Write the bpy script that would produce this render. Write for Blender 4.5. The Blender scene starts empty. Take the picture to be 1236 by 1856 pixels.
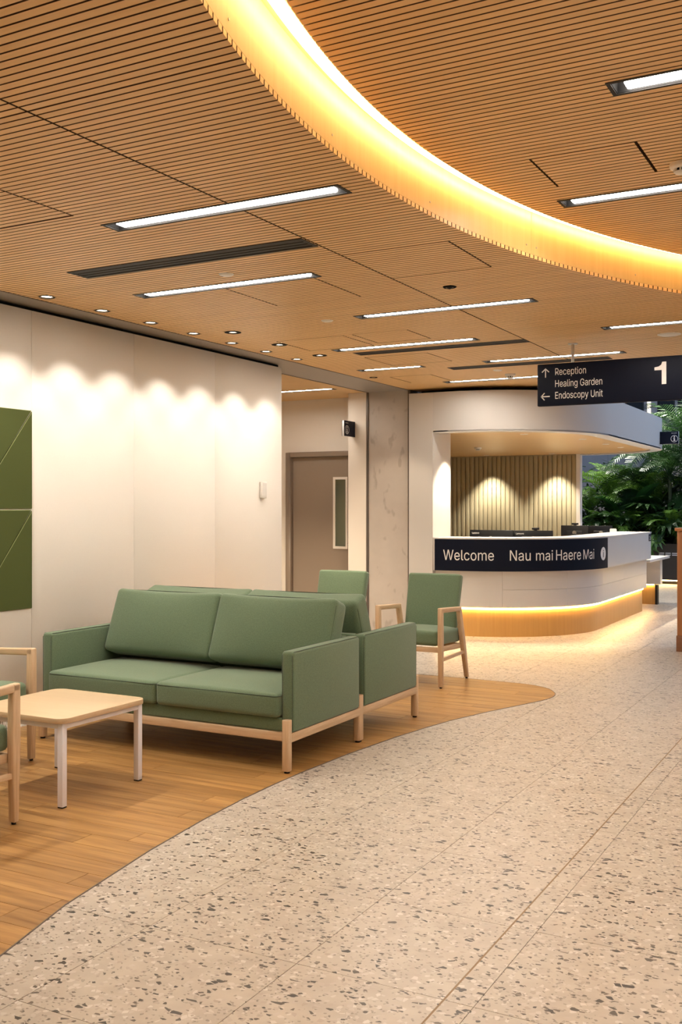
import bpy, bmesh, math, random
from mathutils import Vector, Matrix
random.seed(7)
S = bpy.context.scene
C = S.collection
PI = math.pi
R = math.radians

# ------------------------------------------------------------------ camera
cam_d = bpy.data.cameras.new('camera')
cam = bpy.data.objects.new('camera', cam_d)
C.objects.link(cam)
cam.location = (0, 0, 1.5)
cam.rotation_euler = (R(90), 0, R(28.32))
cam_d.sensor_fit = 'HORIZONTAL'
cam_d.sensor_width = 36
cam_d.lens = 53.94
cam_d.shift_y = -8 / 1236
cam_d.clip_start = 0.05
S.camera = cam
# ------------------------------------------------------------------ world and exposure
W = bpy.data.worlds.new('world')
S.world = W
W.use_nodes = True
W.node_tree.nodes['Background'].inputs[0].default_value = (0.45, 0.62, 0.9, 1)
W.node_tree.nodes['Background'].inputs[1].default_value = 2.3
S.view_settings.view_transform = 'Standard'
S.view_settings.look = 'None'
S.view_settings.exposure = 0.58
S.view_settings.gamma = 1
S.view_settings.use_curve_mapping = False
# light levels used by the fittings' own builders further down
LINEAR = 47.0          # diffuser radiance of the recessed linear lights
WASH_W = 16.5         # wall washer downlights
SPOT_W = 150.0         # black trim downlights
COVE = 25.0           # led strip of the ring cove
PLINTH = 32.0         # led strip under the counter
SOFFIT_W = 140.0       # downlights in the reception soffit
ATRIUM_W = 210.0      # high atrium downlights
GARDEN_W = 480.0      # garden spotlights

# ------------------------------------------------------------------ materials
def nodes(m):
    m.use_nodes = True
    nt = m.node_tree
    return nt, nt.nodes['Principled BSDF']

def N(nt, typ, **kw):
    n = nt.nodes.new(typ)
    for k, v in kw.items():
        setattr(n, k, v)
    return n

def plain(name, col, rough=0.5, metal=0.0, spec=0.5, bump=0.0, bscale=200, var=0.0, coat=0.0):
    m = bpy.data.materials.new(name)
    nt, b = nodes(m)
    b.inputs['Base Color'].default_value = (*col, 1)
    b.inputs['Roughness'].default_value = rough
    b.inputs['Metallic'].default_value = metal
    b.inputs['Specular IOR Level'].default_value = spec
    b.inputs['Coat Weight'].default_value = coat
    tc = N(nt, 'ShaderNodeTexCoord')
    nz = N(nt, 'ShaderNodeTexNoise')
    nz.inputs['Scale'].default_value = bscale
    nz.inputs['Detail'].default_value = 3
    nt.links.new(tc.outputs['Object'], nz.inputs['Vector'])
    if bump:
        bp = N(nt, 'ShaderNodeBump')
        bp.inputs['Strength'].default_value = bump
        bp.inputs['Distance'].default_value = 0.002
        nt.links.new(nz.outputs['Fac'], bp.inputs['Height'])
        nt.links.new(bp.outputs['Normal'], b.inputs['Normal'])
    mx = N(nt, 'ShaderNodeMix', data_type='RGBA')
    v = max(var, 0.02)
    mx.inputs['A'].default_value = (*[c * (1 - v) for c in col], 1)
    mx.inputs['B'].default_value = (*[min(1, c * (1 + v)) for c in col], 1)
    nt.links.new(nz.outputs['Fac'], mx.inputs['Factor'])
    nt.links.new(mx.outputs['Result'], b.inputs['Base Color'])
    return m

def emit(name, col, strength):
    m = bpy.data.materials.new(name)
    m.use_nodes = True
    nt = m.node_tree
    nt.nodes.remove(nt.nodes['Principled BSDF'])
    e = N(nt, 'ShaderNodeEmission')
    e.inputs[0].default_value = (*col, 1)
    e.inputs[1].default_value = strength
    nt.links.new(e.outputs[0], nt.nodes['Material Output'].inputs['Surface'])
    return m

def wood(name, c1, c2, axis='X', rough=0.4, scale=1.0, rnd=0.0, contrast=1.0, spec=0.5):
    """stretched noise grain running along one object axis; rnd varies the tone and pattern per object"""
    m = bpy.data.materials.new(name)
    nt, b = nodes(m)
    b.inputs['Roughness'].default_value = rough
    b.inputs['Specular IOR Level'].default_value = spec
    tc = N(nt, 'ShaderNodeTexCoord')
    oi = N(nt, 'ShaderNodeObjectInfo')
    ad = N(nt, 'ShaderNodeVectorMath', operation='MULTIPLY_ADD')
    ad.inputs[1].default_value = (1, 1, 1)
    sc = N(nt, 'ShaderNodeVectorMath', operation='SCALE')
    cb = N(nt, 'ShaderNodeCombineXYZ')
    for i in range(3):
        nt.links.new(oi.outputs['Random'], cb.inputs[i])
    nt.links.new(cb.outputs[0], sc.inputs[0])
    sc.inputs['Scale'].default_value = 37.0 if rnd else 0.0
    nt.links.new(tc.outputs['Object'], ad.inputs[0])
    nt.links.new(sc.outputs[0], ad.inputs[2])
    mp = N(nt, 'ShaderNodeMapping')
    s = {'X': (1.2, 22, 22), 'Y': (22, 1.2, 22), 'Z': (22, 22, 1.2)}[axis]
    mp.inputs['Scale'].default_value = [k * scale for k in s]
    nt.links.new(ad.outputs[0], mp.inputs[0])
    nz = N(nt, 'ShaderNodeTexNoise')
    nz.inputs['Scale'].default_value = 2.0
    nz.inputs['Detail'].default_value = 6
    nz.inputs['Roughness'].default_value = 0.62
    nz.inputs['Distortion'].default_value = 0.6
    nt.links.new(mp.outputs[0], nz.inputs['Vector'])
    rp = N(nt, 'ShaderNodeValToRGB')
    rp.color_ramp.elements[0].position = 0.5 - 0.22 / contrast
    rp.color_ramp.elements[1].position = 0.5 + 0.22 / contrast
    rp.color_ramp.elements[0].color = (*c1, 1)
    rp.color_ramp.elements[1].color = (*c2, 1)
    nt.links.new(nz.outputs['Fac'], rp.inputs[0])
    hs = N(nt, 'ShaderNodeHueSaturation')
    mr = N(nt, 'ShaderNodeMapRange')
    mr.inputs['To Min'].default_value = 1 - rnd
    mr.inputs['To Max'].default_value = 1 + rnd
    nt.links.new(oi.outputs['Random'], mr.inputs['Value'])
    nt.links.new(mr.outputs[0], hs.inputs['Value'])
    nt.links.new(rp.outputs[0], hs.inputs['Color'])
    nt.links.new(hs.outputs[0], b.inputs['Base Color'])
    bp = N(nt, 'ShaderNodeBump')
    bp.inputs['Strength'].default_value = 0.08
    bp.inputs['Distance'].default_value = 0.002
    nt.links.new(nz.outputs['Fac'], bp.inputs['Height'])
    nt.links.new(bp.outputs['Normal'], b.inputs['Normal'])
    return m

def terrazzo(name):
    m = bpy.data.materials.new(name)
    nt, b = nodes(m)
    L = nt.links.new
    tc = N(nt, 'ShaderNodeTexCoord')
    oi = N(nt, 'ShaderNodeObjectInfo')
    cb = N(nt, 'ShaderNodeCombineXYZ')
    for i in range(2):
        L(oi.outputs['Random'], cb.inputs[i])
    sc = N(nt, 'ShaderNodeVectorMath', operation='SCALE')
    sc.inputs['Scale'].default_value = 53
    L(cb.outputs[0], sc.inputs[0])
    ad = N(nt, 'ShaderNodeVectorMath', operation='ADD')
    L(tc.outputs['Object'], ad.inputs[0])
    L(sc.outputs[0], ad.inputs[1])
    fl = N(nt, 'ShaderNodeVectorMath', operation='MULTIPLY')
    fl.inputs[1].default_value = (1, 1, 1)
    L(ad.outputs[0], fl.inputs[0])
    # base: pale cement with faint mottling and many pale chips
    col = None
    nz = N(nt, 'ShaderNodeTexNoise')
    nz.inputs['Scale'].default_value = 9
    nz.inputs['Detail'].default_value = 4
    L(fl.outputs[0], nz.inputs['Vector'])
    r0 = N(nt, 'ShaderNodeValToRGB')
    r0.color_ramp.elements[0].color = (0.43, 0.372, 0.308, 1)
    r0.color_ramp.elements[1].color = (0.525, 0.465, 0.388, 1)
    r0.color_ramp.elements[0].position = 0.3
    r0.color_ramp.elements[1].position = 0.7
    L(nz.outputs['Fac'], r0.inputs[0])
    col = r0.outputs[0]
    def chips(scale, lo, edge, c, stretch, col, off):
        mp = N(nt, 'ShaderNodeMapping')
        mp.inputs['Location'].default_value = (off, off * 1.7, 0)
        mp.inputs['Rotation'].default_value = (0, 0, off)
        mp.inputs['Scale'].default_value = (1, stretch, 1)
        L(fl.outputs[0], mp.inputs[0])
        n2 = N(nt, 'ShaderNodeTexNoise')
        n2.inputs['Scale'].default_value = scale * 0.8
        n2.inputs['Detail'].default_value = 1
        L(mp.outputs[0], n2.inputs['Vector'])
        mxv = N(nt, 'ShaderNodeMix', data_type='VECTOR')
        mxv.inputs['Factor'].default_value = 0.45 / scale
        L(mp.outputs[0], mxv.inputs['A'])
        L(n2.outputs['Color'], mxv.inputs['B'])
        v1 = N(nt, 'ShaderNodeTexVoronoi', voronoi_dimensions='2D')
        v1.inputs['Scale'].default_value = scale
        L(mxv.outputs['Result'], v1.inputs['Vector'])
        v2 = N(nt, 'ShaderNodeTexVoronoi', voronoi_dimensions='2D', feature='DISTANCE_TO_EDGE')
        v2.inputs['Scale'].default_value = scale
        L(mxv.outputs['Result'], v2.inputs['Vector'])
        sp = N(nt, 'ShaderNodeSeparateColor')
        L(v1.outputs['Color'], sp.inputs[0])
        g1 = N(nt, 'ShaderNodeMath', operation='LESS_THAN')
        L(sp.outputs[0], g1.inputs[0])
        g1.inputs[1].default_value = lo
        # chip size differs from cell to cell
        ed = N(nt, 'ShaderNodeMath', operation='MULTIPLY_ADD')
        L(sp.outputs[1], ed.inputs[0])
        ed.inputs[1].default_value = edge
        ed.inputs[2].default_value = edge * 0.35
        g2 = N(nt, 'ShaderNodeMath', operation='GREATER_THAN')
        L(v2.outputs['Distance'], g2.inputs[0])
        L(ed.outputs[0], g2.inputs[1])
        mu = N(nt, 'ShaderNodeMath', operation='MULTIPLY')
        L(g1.outputs[0], mu.inputs[0])
        L(g2.outputs[0], mu.inputs[1])
        cr = N(nt, 'ShaderNodeMix', data_type='RGBA')
        cr.inputs['A'].default_value = (*c[0], 1)
        cr.inputs['B'].default_value = (*c[1], 1)
        L(sp.outputs[2], cr.inputs['Factor'])
        mx = N(nt, 'ShaderNodeMix', data_type='RGBA')
        L(mu.outputs[0], mx.inputs['Factor'])
        L(col, mx.inputs['A'])
        L(cr.outputs['Result'], mx.inputs['B'])
        return mx.outputs['Result']
    col = chips(58, 0.30, 0.10, ((0.40, 0.33, 0.27), (0.62, 0.57, 0.51)), 1.0, col, 3.1)
    col = chips(105, 0.10, 0.10, ((0.20, 0.165, 0.13), (0.38, 0.33, 0.27)), 1.3, col, 1.3)
    col = chips(62, 0.06, 0.11, ((0.038, 0.030, 0.024), (0.15, 0.115, 0.085)), 1.5, col, 5.2)
    col = chips(36, 0.042, 0.13, ((0.033, 0.026, 0.021), (0.095, 0.074, 0.058)), 1.5, col, 0.4)
    L(col, b.inputs['Base Color'])
    b.inputs['Roughness'].default_value = 0.34
    b.inputs['Specular IOR Level'].default_value = 0.45
    return m

def fabric(name, col):
    m = bpy.data.materials.new(name)
    nt, b = nodes(m)
    L = nt.links.new
    tc = N(nt, 'ShaderNodeTexCoord')
    nz = N(nt, 'ShaderNodeTexNoise')
    nz.inputs['Scale'].default_value = 420
    nz.inputs['Detail'].default_value = 2
    L(tc.outputs['Object'], nz.inputs['Vector'])
    n2 = N(nt, 'ShaderNodeTexNoise')
    n2.inputs['Scale'].default_value = 190
    n2.inputs['Detail'].default_value = 4
    L(tc.outputs['Object'], n2.inputs['Vector'])
    mx0 = N(nt, 'ShaderNodeMath', operation='ADD')
    L(nz.outputs['Fac'], mx0.inputs[0])
    L(n2.outputs['Fac'], mx0.inputs[1])
    rp = N(nt, 'ShaderNodeValToRGB')
    rp.color_ramp.elements[0].position = 0.75
    rp.color_ramp.elements[1].position = 1.25
    rp.color_ramp.elements[0].color = (*[c * 0.82 for c in col], 1)
    rp.color_ramp.elements[1].color = (*[min(1, c * 1.15) for c in col], 1)
    dv = N(nt, 'ShaderNodeMath', operation='MULTIPLY')
    dv.inputs[1].default_value = 0.5
    rp.color_ramp.elements[0].position = 0.38
    rp.color_ramp.elements[1].position = 0.62
    L(mx0.outputs[0], dv.inputs[0])
    L(dv.outputs[0], rp.inputs[0])
    L(rp.outputs[0], b.inputs['Base Color'])
    b.inputs['Roughness'].default_value = 0.9
    b.inputs['Specular IOR Level'].default_value = 0.2
    b.inputs['Sheen Weight'].default_value = 0.25
    b.inputs['Sheen Roughness'].default_value = 0.5
    bp = N(nt, 'ShaderNodeBump')
    bp.inputs['Strength'].default_value = 0.25
    bp.inputs['Distance'].default_value = 0.001
    L(nz.outputs['Fac'], bp.inputs['Height'])
    L(bp.outputs['Normal'], b.inputs['Normal'])
    return m

def leafmat(name, c1, c2):
    m = bpy.data.materials.new(name)
    nt, b = nodes(m)
    L = nt.links.new
    oi = N(nt, 'ShaderNodeObjectInfo')
    mx = N(nt, 'ShaderNodeMix', data_type='RGBA')
    mx.inputs['A'].default_value = (*c1, 1)
    mx.inputs['B'].default_value = (*c2, 1)
    L(oi.outputs['Random'], mx.inputs['Factor'])
    tc = N(nt, 'ShaderNodeTexCoord')
    nz = N(nt, 'ShaderNodeTexNoise')
    nz.inputs['Scale'].default_value = 7
    L(tc.outputs['Object'], nz.inputs['Vector'])
    hs = N(nt, 'ShaderNodeHueSaturation')
    mr = N(nt, 'ShaderNodeMapRange')
    mr.inputs['To Min'].default_value = 0.6
    mr.inputs['To Max'].default_value = 1.4
    L(nz.outputs['Fac'], mr.inputs['Value'])
    L(mr.outputs[0], hs.inputs['Value'])
    L(mx.outputs['Result'], hs.inputs['Color'])
    L(hs.outputs[0], b.inputs['Base Color'])
    b.inputs['Roughness'].default_value = 0.38
    tr = N(nt, 'ShaderNodeBsdfTranslucent')
    L(hs.outputs[0], tr.inputs['Color'])
    ms = N(nt, 'ShaderNodeMixShader')
    ms.inputs[0].default_value = 0.25
    L(b.outputs[0], ms.inputs[1])
    L(tr.outputs[0], ms.inputs[2])
    L(ms.outputs[0], nt.nodes['Material Output'].inputs['Surface'])
    return m

M = {}
M['slat'] = wood('slat wood', (0.78, 0.475, 0.19), (0.88, 0.565, 0.25), 'X', 0.42, 0.7, 0.05)
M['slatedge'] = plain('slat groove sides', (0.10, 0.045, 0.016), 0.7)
M['cavity'] = plain('ceiling cavity felt', (0.022, 0.011, 0.005), 0.9)
M['fascia'] = wood('fascia ply', (0.62, 0.40, 0.15), (0.70, 0.47, 0.19), 'Z', 0.4, 0.5)
M['soffit'] = wood('soffit veneer', (0.58, 0.345, 0.14), (0.68, 0.42, 0.18), 'X', 0.35, 0.6)
M['plank'] = wood('vinyl plank', (0.235, 0.108, 0.028), (0.50, 0.28, 0.095), 'X', 0.36, 0.55, 0.10, 1.2)
M['ash'] = wood('ash timber', (0.50, 0.33, 0.19), (0.68, 0.50, 0.32), 'Z', 0.45, 1.5, 0.04)
M['ash_x'] = wood('ash timber rails', (0.50, 0.33, 0.19), (0.68, 0.50, 0.32), 'X', 0.45, 1.5)
M['ash_y'] = wood('ash timber side rails', (0.50, 0.33, 0.19), (0.68, 0.50, 0.32), 'Y', 0.45, 1.5)
M['tabletop'] = wood('pale laminate', (0.56, 0.405, 0.24), (0.62, 0.46, 0.285), 'X', 0.35, 1.0)
M['plinth'] = wood('plinth veneer', (0.52, 0.29, 0.085), (0.60, 0.35, 0.11), 'Z', 0.4, 0.5)
M['cab'] = wood('cabinet timber', (0.34, 0.13, 0.045), (0.46, 0.20, 0.07), 'Z', 0.4, 0.8)
M['kick'] = wood('cabinet base timber', (0.17, 0.07, 0.03), (0.24, 0.10, 0.045), 'X', 0.4, 0.8)
M['terrazzo'] = terrazzo('terrazzo')
M['grout'] = plain('grout', (0.40, 0.335, 0.27), 0.8)
M['brown'] = plain('brown joint filler', (0.26, 0.17, 0.09), 0.6)
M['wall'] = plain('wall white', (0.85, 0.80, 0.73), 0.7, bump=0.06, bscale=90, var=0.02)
M['white'] = plain('white paint', (0.78, 0.74, 0.69), 0.5)
M['counter'] = plain('counter white', (0.62, 0.59, 0.555), 0.35, var=0.02, bscale=3)
M['concrete'] = plain('pale concrete', (0.50, 0.44, 0.385), 0.5, bump=0.05, bscale=6, var=0.10)
def stains(m):
    # damp, rounded stains of the raw concrete
    nt = m.node_tree
    b = nt.nodes['Principled BSDF']
    src = b.inputs['Base Color'].links[0].from_socket
    tc = N(nt, 'ShaderNodeTexCoord')
    mp = N(nt, 'ShaderNodeMapping')
    mp.inputs['Scale'].default_value = (9, 9, 5)
    nt.links.new(tc.outputs['Object'], mp.inputs[0])
    nz = N(nt, 'ShaderNodeTexNoise')
    nz.inputs['Scale'].default_value = 1.0
    nz.inputs['Detail'].default_value = 2
    nt.links.new(mp.outputs[0], nz.inputs['Vector'])
    rp = N(nt, 'ShaderNodeValToRGB')
    rp.color_ramp.elements[0].position = 0.60
    rp.color_ramp.elements[1].position = 0.68
    rp.color_ramp.elements[0].color = (1, 1, 1, 1)
    rp.color_ramp.elements[1].color = (0.80, 0.78, 0.76, 1)
    nt.links.new(nz.outputs['Fac'], rp.inputs[0])
    mx = N(nt, 'ShaderNodeMix', data_type='RGBA', blend_type='MULTIPLY')
    mx.inputs['Factor'].default_value = 1
    nt.links.new(src, mx.inputs['A'])
    nt.links.new(rp.outputs[0], mx.inputs['B'])
    nt.links.new(mx.outputs['Result'], b.inputs['Base Color'])
stains(M['concrete'])
M['nib'] = plain('nib wall paint', (0.78, 0.70, 0.61), 0.6)
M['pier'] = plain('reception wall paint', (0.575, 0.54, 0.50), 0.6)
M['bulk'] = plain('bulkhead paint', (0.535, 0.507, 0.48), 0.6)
M['greymetal'] = plain('grey soffit metal', (0.33, 0.29, 0.25), 0.4, metal=0.3)
M['darkmetal'] = plain('dark metal', (0.022, 0.020, 0.019), 0.6, spec=0.25)
M['black'] = plain('matt black', (0.006, 0.0055, 0.0055), 0.8, spec=0.15)
M['trimgrey'] = plain('channel trim grey', (0.17, 0.14, 0.12), 0.4, metal=0.5)
M['ventgrey'] = plain('vent charcoal', (0.024, 0.021, 0.019), 0.6, spec=0.25)
M['navy'] = plain('sign navy', (0.0022, 0.0042, 0.014), 0.55, spec=0.18)
M['letter'] = plain('sign lettering', (0.80, 0.77, 0.74), 0.5)
M['steel'] = plain('brushed steel', (0.5, 0.48, 0.45), 0.3, metal=1.0)
M['plastic'] = plain('white plastic', (0.78, 0.75, 0.70), 0.4)
M['blackplastic'] = plain('black plastic', (0.007, 0.007, 0.008), 0.5, spec=0.25)
M['door'] = plain('door taupe', (0.29, 0.22, 0.165), 0.45)
M['green'] = fabric('sage fabric', (0.128, 0.182, 0.108))
M['seam'] = fabric('seam fabric', (0.055, 0.08, 0.05))
M['felt'] = plain('olive felt', (0.062, 0.080, 0.013), 0.9, bump=0.2, bscale=500)
M['feltedge'] = plain('felt cut edge', (0.24, 0.27, 0.10), 0.9)
M['tablemetal'] = plain('table white metal', (0.78, 0.77, 0.82), 0.4)
M['backwall'] = plain('reception slat cream', (0.45, 0.41, 0.28), 0.6)
M['planter'] = plain('planter bronze', (0.055, 0.045, 0.036), 0.45, metal=0.2)
M['soil'] = plain('soil', (0.02, 0.014, 0.01), 0.95)
M['palm'] = leafmat('palm leaf', (0.010, 0.034, 0.010), (0.035, 0.09, 0.016))
M['fern'] = leafmat('fern leaf', (0.03, 0.085, 0.010), (0.13, 0.25, 0.03))
M['bigleaf'] = leafmat('broad leaf', (0.02, 0.075, 0.018), (0.035, 0.12, 0.02))
M['shrub'] = leafmat('shrub leaf', (0.010, 0.036, 0.009), (0.045, 0.11, 0.018))
M['stem'] = plain('stem', (0.06, 0.07, 0.025), 0.7)
M['gardenwall'] = plain('garden wall', (0.32, 0.29, 0.31), 0.7)
M['glassdark'] = plain('dark window glass', (0.003, 0.004, 0.006), 0.2, spec=0.08)
M['red'] = plain('red enamel', (0.35, 0.02, 0.015), 0.4)
M['linear'] = emit('linear diffuser', (1.0, 0.925, 0.82), LINEAR)
M['lamp'] = emit('downlight lens', (1.0, 0.88, 0.70), 6.0)
M['cove'] = emit('cove led', (1.0, 0.70, 0.30), COVE)
M['plinthled'] = emit('plinth led', (1.0, 0.62, 0.22), PLINTH)
M['columnled'] = emit('column led', (1.0, 0.95, 0.75), 1.0)
g = bpy.data.materials.new('clear glass')
nt_, b_ = nodes(g)
b_.inputs['Base Color'].default_value = (0.8, 0.9, 0.82, 1)
b_.inputs['Transmission Weight'].default_value = 0.95
b_.inputs['Roughness'].default_value = 0.03
M['glass'] = g

# ------------------------------------------------------------------ mesh helpers
class MB:
    def __init__(s):
        s.v, s.f, s.m = [], [], []
    def add(s, vs, fs, mi=0):
        o = len(s.v)
        s.v += [tuple(p) for p in vs]
        s.f += [tuple(i + o for i in q) for q in fs]
        s.m += [mi] * len(fs)
        return s
    def box(s, x0, x1, y0, y1, z0, z1, mi=0):
        return s.add([(x0, y0, z0), (x1, y0, z0), (x1, y1, z0), (x0, y1, z0), (x0, y0, z1), (x1, y0, z1), (x1, y1, z1), (x0, y1, z1)],
                     [(0, 3, 2, 1), (4, 5, 6, 7), (0, 1, 5, 4), (1, 2, 6, 5), (2, 3, 7, 6), (3, 0, 4, 7)], mi)
    def prism(s, poly, z0, z1, mi=0):                    # plan polygon, counter-clockwise
        n = len(poly)
        vs = [(x, y, z0) for x, y in poly] + [(x, y, z1) for x, y in poly]
        fs = [tuple(reversed(range(n))), tuple(range(n, 2 * n))] + [(i, (i + 1) % n, n + (i + 1) % n, n + i) for i in range(n)]
        return s.add(vs, fs, mi)
    def prism_x(s, poly, x0, x1, mi=0):                  # (y,z) polygon extruded along x
        n = len(poly)
        vs = [(x0, y, z) for y, z in poly] + [(x1, y, z) for y, z in poly]
        fs = [tuple(reversed(range(n))), tuple(range(n, 2 * n))] + [(i, (i + 1) % n, n + (i + 1) % n, n + i) for i in range(n)]
        return s.add(vs, fs, mi)
    def cyl(s, x, y, z0, z1, r, r1=None, n=20, mi=0):
        r1 = r if r1 is None else r1
        vs = [(x + r * math.cos(2 * PI * i / n), y + r * math.sin(2 * PI * i / n), z0) for i in range(n)]
        vs += [(x + r1 * math.cos(2 * PI * i / n), y + r1 * math.sin(2 * PI * i / n), z1) for i in range(n)]
        fs = [tuple(reversed(range(n))), tuple(range(n, 2 * n))] + [(i, (i + 1) % n, n + (i + 1) % n, n + i) for i in range(n)]
        return s.add(vs, fs, mi)
    def lathe(s, x, y, prof, n=24, mi=0):                # (r,z) profile
        k = len(prof)
        vs = [(x + r * math.cos(2 * PI * i / n), y + r * math.sin(2 * PI * i / n), z) for i in range(n) for r, z in prof]
        fs = [(i * k + j, ((i + 1) % n) * k + j, ((i + 1) % n) * k + j + 1, i * k + j + 1) for i in range(n) for j in range(k - 1)]
        return s.add(vs, fs, mi)
    def tube(s, pts, r, n=6, closed=False, mi=0):
        P = [Vector(p) for p in pts]
        k = len(P)
        o = len(s.v)
        up = Vector((0.13, 0.21, 0.97))
        for i, p in enumerate(P):
            a = P[(i - 1) % k] if (closed or i) else p
            b = P[(i + 1) % k] if (closed or i < k - 1) else p
            d = (b - a).normalized()
            u = d.cross(up).normalized()
            w = d.cross(u).normalized()
            rr = r[i] if isinstance(r, (list, tuple)) else r
            s.v += [tuple(p + (u * math.cos(2 * PI * j / n) + w * math.sin(2 * PI * j / n)) * rr) for j in range(n)]
        for i in range(k if closed else k - 1):
            a, b = o + i * n, o + ((i + 1) % k) * n
            for j in range(n):
                s.f.append((a + j, a + (j + 1) % n, b + (j + 1) % n, b + j))
                s.m.append(mi)
        return s
    def mesh(s, name, mats, smooth=False):
        me = bpy.data.meshes.new(name)
        me.from_pydata(s.v, [], s.f)
        for m in (mats if isinstance(mats, (list, tuple)) else [mats]):
            me.materials.append(m)
        if len(me.materials) > 1:
            me.polygons.foreach_set('material_index', s.m)
        if smooth:
            me.polygons.foreach_set('use_smooth', [True] * len(me.polygons))
        me.update()
        return me
    def build(s, name, mats, parent=None, bevel=0.0, smooth=False, seg=2):
        me = s.mesh(name, mats, smooth)
        bm = bmesh.new()
        bm.from_mesh(me)
        bmesh.ops.recalc_face_normals(bm, faces=bm.faces)
        if bevel:
            bmesh.ops.remove_doubles(bm, verts=bm.verts, dist=1e-5)
            es = [e for e in bm.edges if len(e.link_faces) == 2 and e.calc_face_angle(0) > 0.5]
            bmesh.ops.bevel(bm, geom=es, offset=bevel, segments=seg, affect='EDGES', profile=0.5, clamp_overlap=True)
            for f in bm.faces:
                f.smooth = True
        bm.to_mesh(me)
        bm.free()
        if bevel:
            me.set_sharp_from_angle(angle=R(50))
        return link(name, me, parent)

def link(name, data, parent=None):
    o = bpy.data.objects.new(name, data)
    C.objects.link(o)
    if parent is not None:
        o.parent = parent
    return o

def tag(o, label=None, cat=None, group=None, kind=None):
    if label: o['label'] = label
    if cat: o['category'] = cat
    if group: o['group'] = group
    if kind: o['kind'] = kind
    return o

def thing(name, label, cat, loc=(0, 0, 0), rz=0.0, group=None, kind=None):
    o = link(name, None)
    o.location = loc
    o.rotation_euler = (0, 0, rz)
    return tag(o, label, cat, group, kind)

def dup(root, loc=None, rz=None, label=None, group=None):
    r = root.copy()
    C.objects.link(r)
    if loc is not None: r.location = loc
    if rz is not None: r.rotation_euler = (0, 0, rz)
    if label: r['label'] = label
    if group: r['group'] = group
    for ch in list(root.children):
        c = ch.copy()
        C.objects.link(c)
        c.parent = r
        for gch in list(ch.children):
            d = gch.copy()
            C.objects.link(d)
            d.parent = c
    return r

FONT = None
try:                                                       # the sans face that ships with Blender; else its built-in one
    import os
    FONT = bpy.data.fonts.load(os.path.join(bpy.utils.system_resource('DATAFILES'), 'fonts', 'Inter.woff2'))
except Exception:
    FONT = None
def text_mesh(txt, size, extrude=0.0, bold=0.0, spacing=1.0):
    cu = bpy.data.curves.new('txt', 'FONT')
    cu.body = txt
    cu.size = size
    if FONT: cu.font = FONT
    cu.extrude = extrude
    cu.offset = bold
    cu.resolution_u = 4
    cu.space_character = spacing
    ob = bpy.data.objects.new('txt', cu)
    C.objects.link(ob)
    dg = bpy.context.evaluated_depsgraph_get()
    me = bpy.data.meshes.new_from_object(ob.evaluated_get(dg))
    bpy.data.objects.remove(ob)
    bpy.data.curves.remove(cu)
    return me

def fit_text(me, x0, x1, y0, y1):
    """scale text so its outline fills x0..x1 (and cap height y0..y1 keeps its own aspect when y1 is None)"""
    xs = [v.co.x for v in me.vertices]
    a, b = min(xs), max(xs)
    k = (x1 - x0) / (b - a)
    for v in me.vertices:
        v.co.x = x0 + (v.co.x - a) * k
        v.co.y = y0 + v.co.y * (y1 if y1 else k)
    return me

def grid_cushion(w, d, h, r, bulge_top=0.0, bulge_bot=0.0, bulge_side=0.0, n=14, taper=0.0):
    """soft rounded box centred at the origin, w x d x h, puffed on its faces"""
    me_v, faces, index = [], [], {}
    dims = (w / 2, d / 2, h / 2)
    def ts(half):
        rr = min(r, half * 0.98)
        inner = [-half + rr + (2 * half - 2 * rr) * i / (n - 6) for i in range(n - 5)]
        lo = [-half, -half + rr * 0.3, -half + rr * 0.65]
        return lo + inner + [-x for x in reversed(lo)]
    T = [ts(q) for q in dims]
    K = len(T[0])
    def vert(i, j, k):
        key = (i, j, k)
        if key in index: return index[key]
        p = Vector((T[0][i], T[1][j], T[2][k]))
        q = Vector([max(-(dims[a] - min(r, dims[a] * .98)), min(dims[a] - min(r, dims[a] * .98), p[a])) for a in range(3)])
        dlt = p - q
        if dlt.length > 1e-9:
            p = q + dlt.normalized() * min(r, min(dims) * .98)
        fx = 1 - min(1, abs(p.x / dims[0])) ** 2.4
        fy = 1 - min(1, abs(p.y / dims[1])) ** 2.4
        fz = 1 - min(1, abs(p.z / dims[2])) ** 2.4
        b = bulge_top if p.z > 0 else bulge_bot
        p.z += b * fx * fy * (p.z / dims[2])
        p.x += bulge_side * fy * fz * (p.x / dims[0])
        p.y += bulge_side * fx * fz * (p.y / dims[1])
        index[key] = len(me_v)
        me_v.append(p)
        return index[key]
    L = K - 1
    for i in range(L):
        for j in range(L):
            faces.append((vert(i, j, 0), vert(i, j + 1, 0), vert(i + 1, j + 1, 0), vert(i + 1, j, 0)))
            faces.append((vert(i, j, L), vert(i + 1, j, L), vert(i + 1, j + 1, L), vert(i, j + 1, L)))
            faces.append((vert(i, 0, j), vert(i + 1, 0, j), vert(i + 1, 0, j + 1), vert(i, 0, j + 1)))
            faces.append((vert(i, L, j), vert(i, L, j + 1), vert(i + 1, L, j + 1), vert(i + 1, L, j)))
            faces.append((vert(0, i, j), vert(0, i, j + 1), vert(0, i + 1, j + 1), vert(0, i + 1, j)))
            faces.append((vert(L, i, j), vert(L, i + 1, j), vert(L, i + 1, j + 1), vert(L, i, j + 1)))
    return me_v, faces

def xform(vs, mat):
    return [mat @ Vector(v) for v in vs]

def rrect(w, d, r, n=6):
    pts = []
    for cx, cy, a0 in ((w / 2 - r, d / 2 - r, 0), (-w / 2 + r, d / 2 - r, 90), (-w / 2 + r, -d / 2 + r, 180), (w / 2 - r, -d / 2 + r, 270)):
        for i in range(n + 1):
            a = R(a0 + 90 * i / n)
            pts.append((cx + r * math.cos(a), cy + r * math.sin(a)))
    return pts

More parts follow.
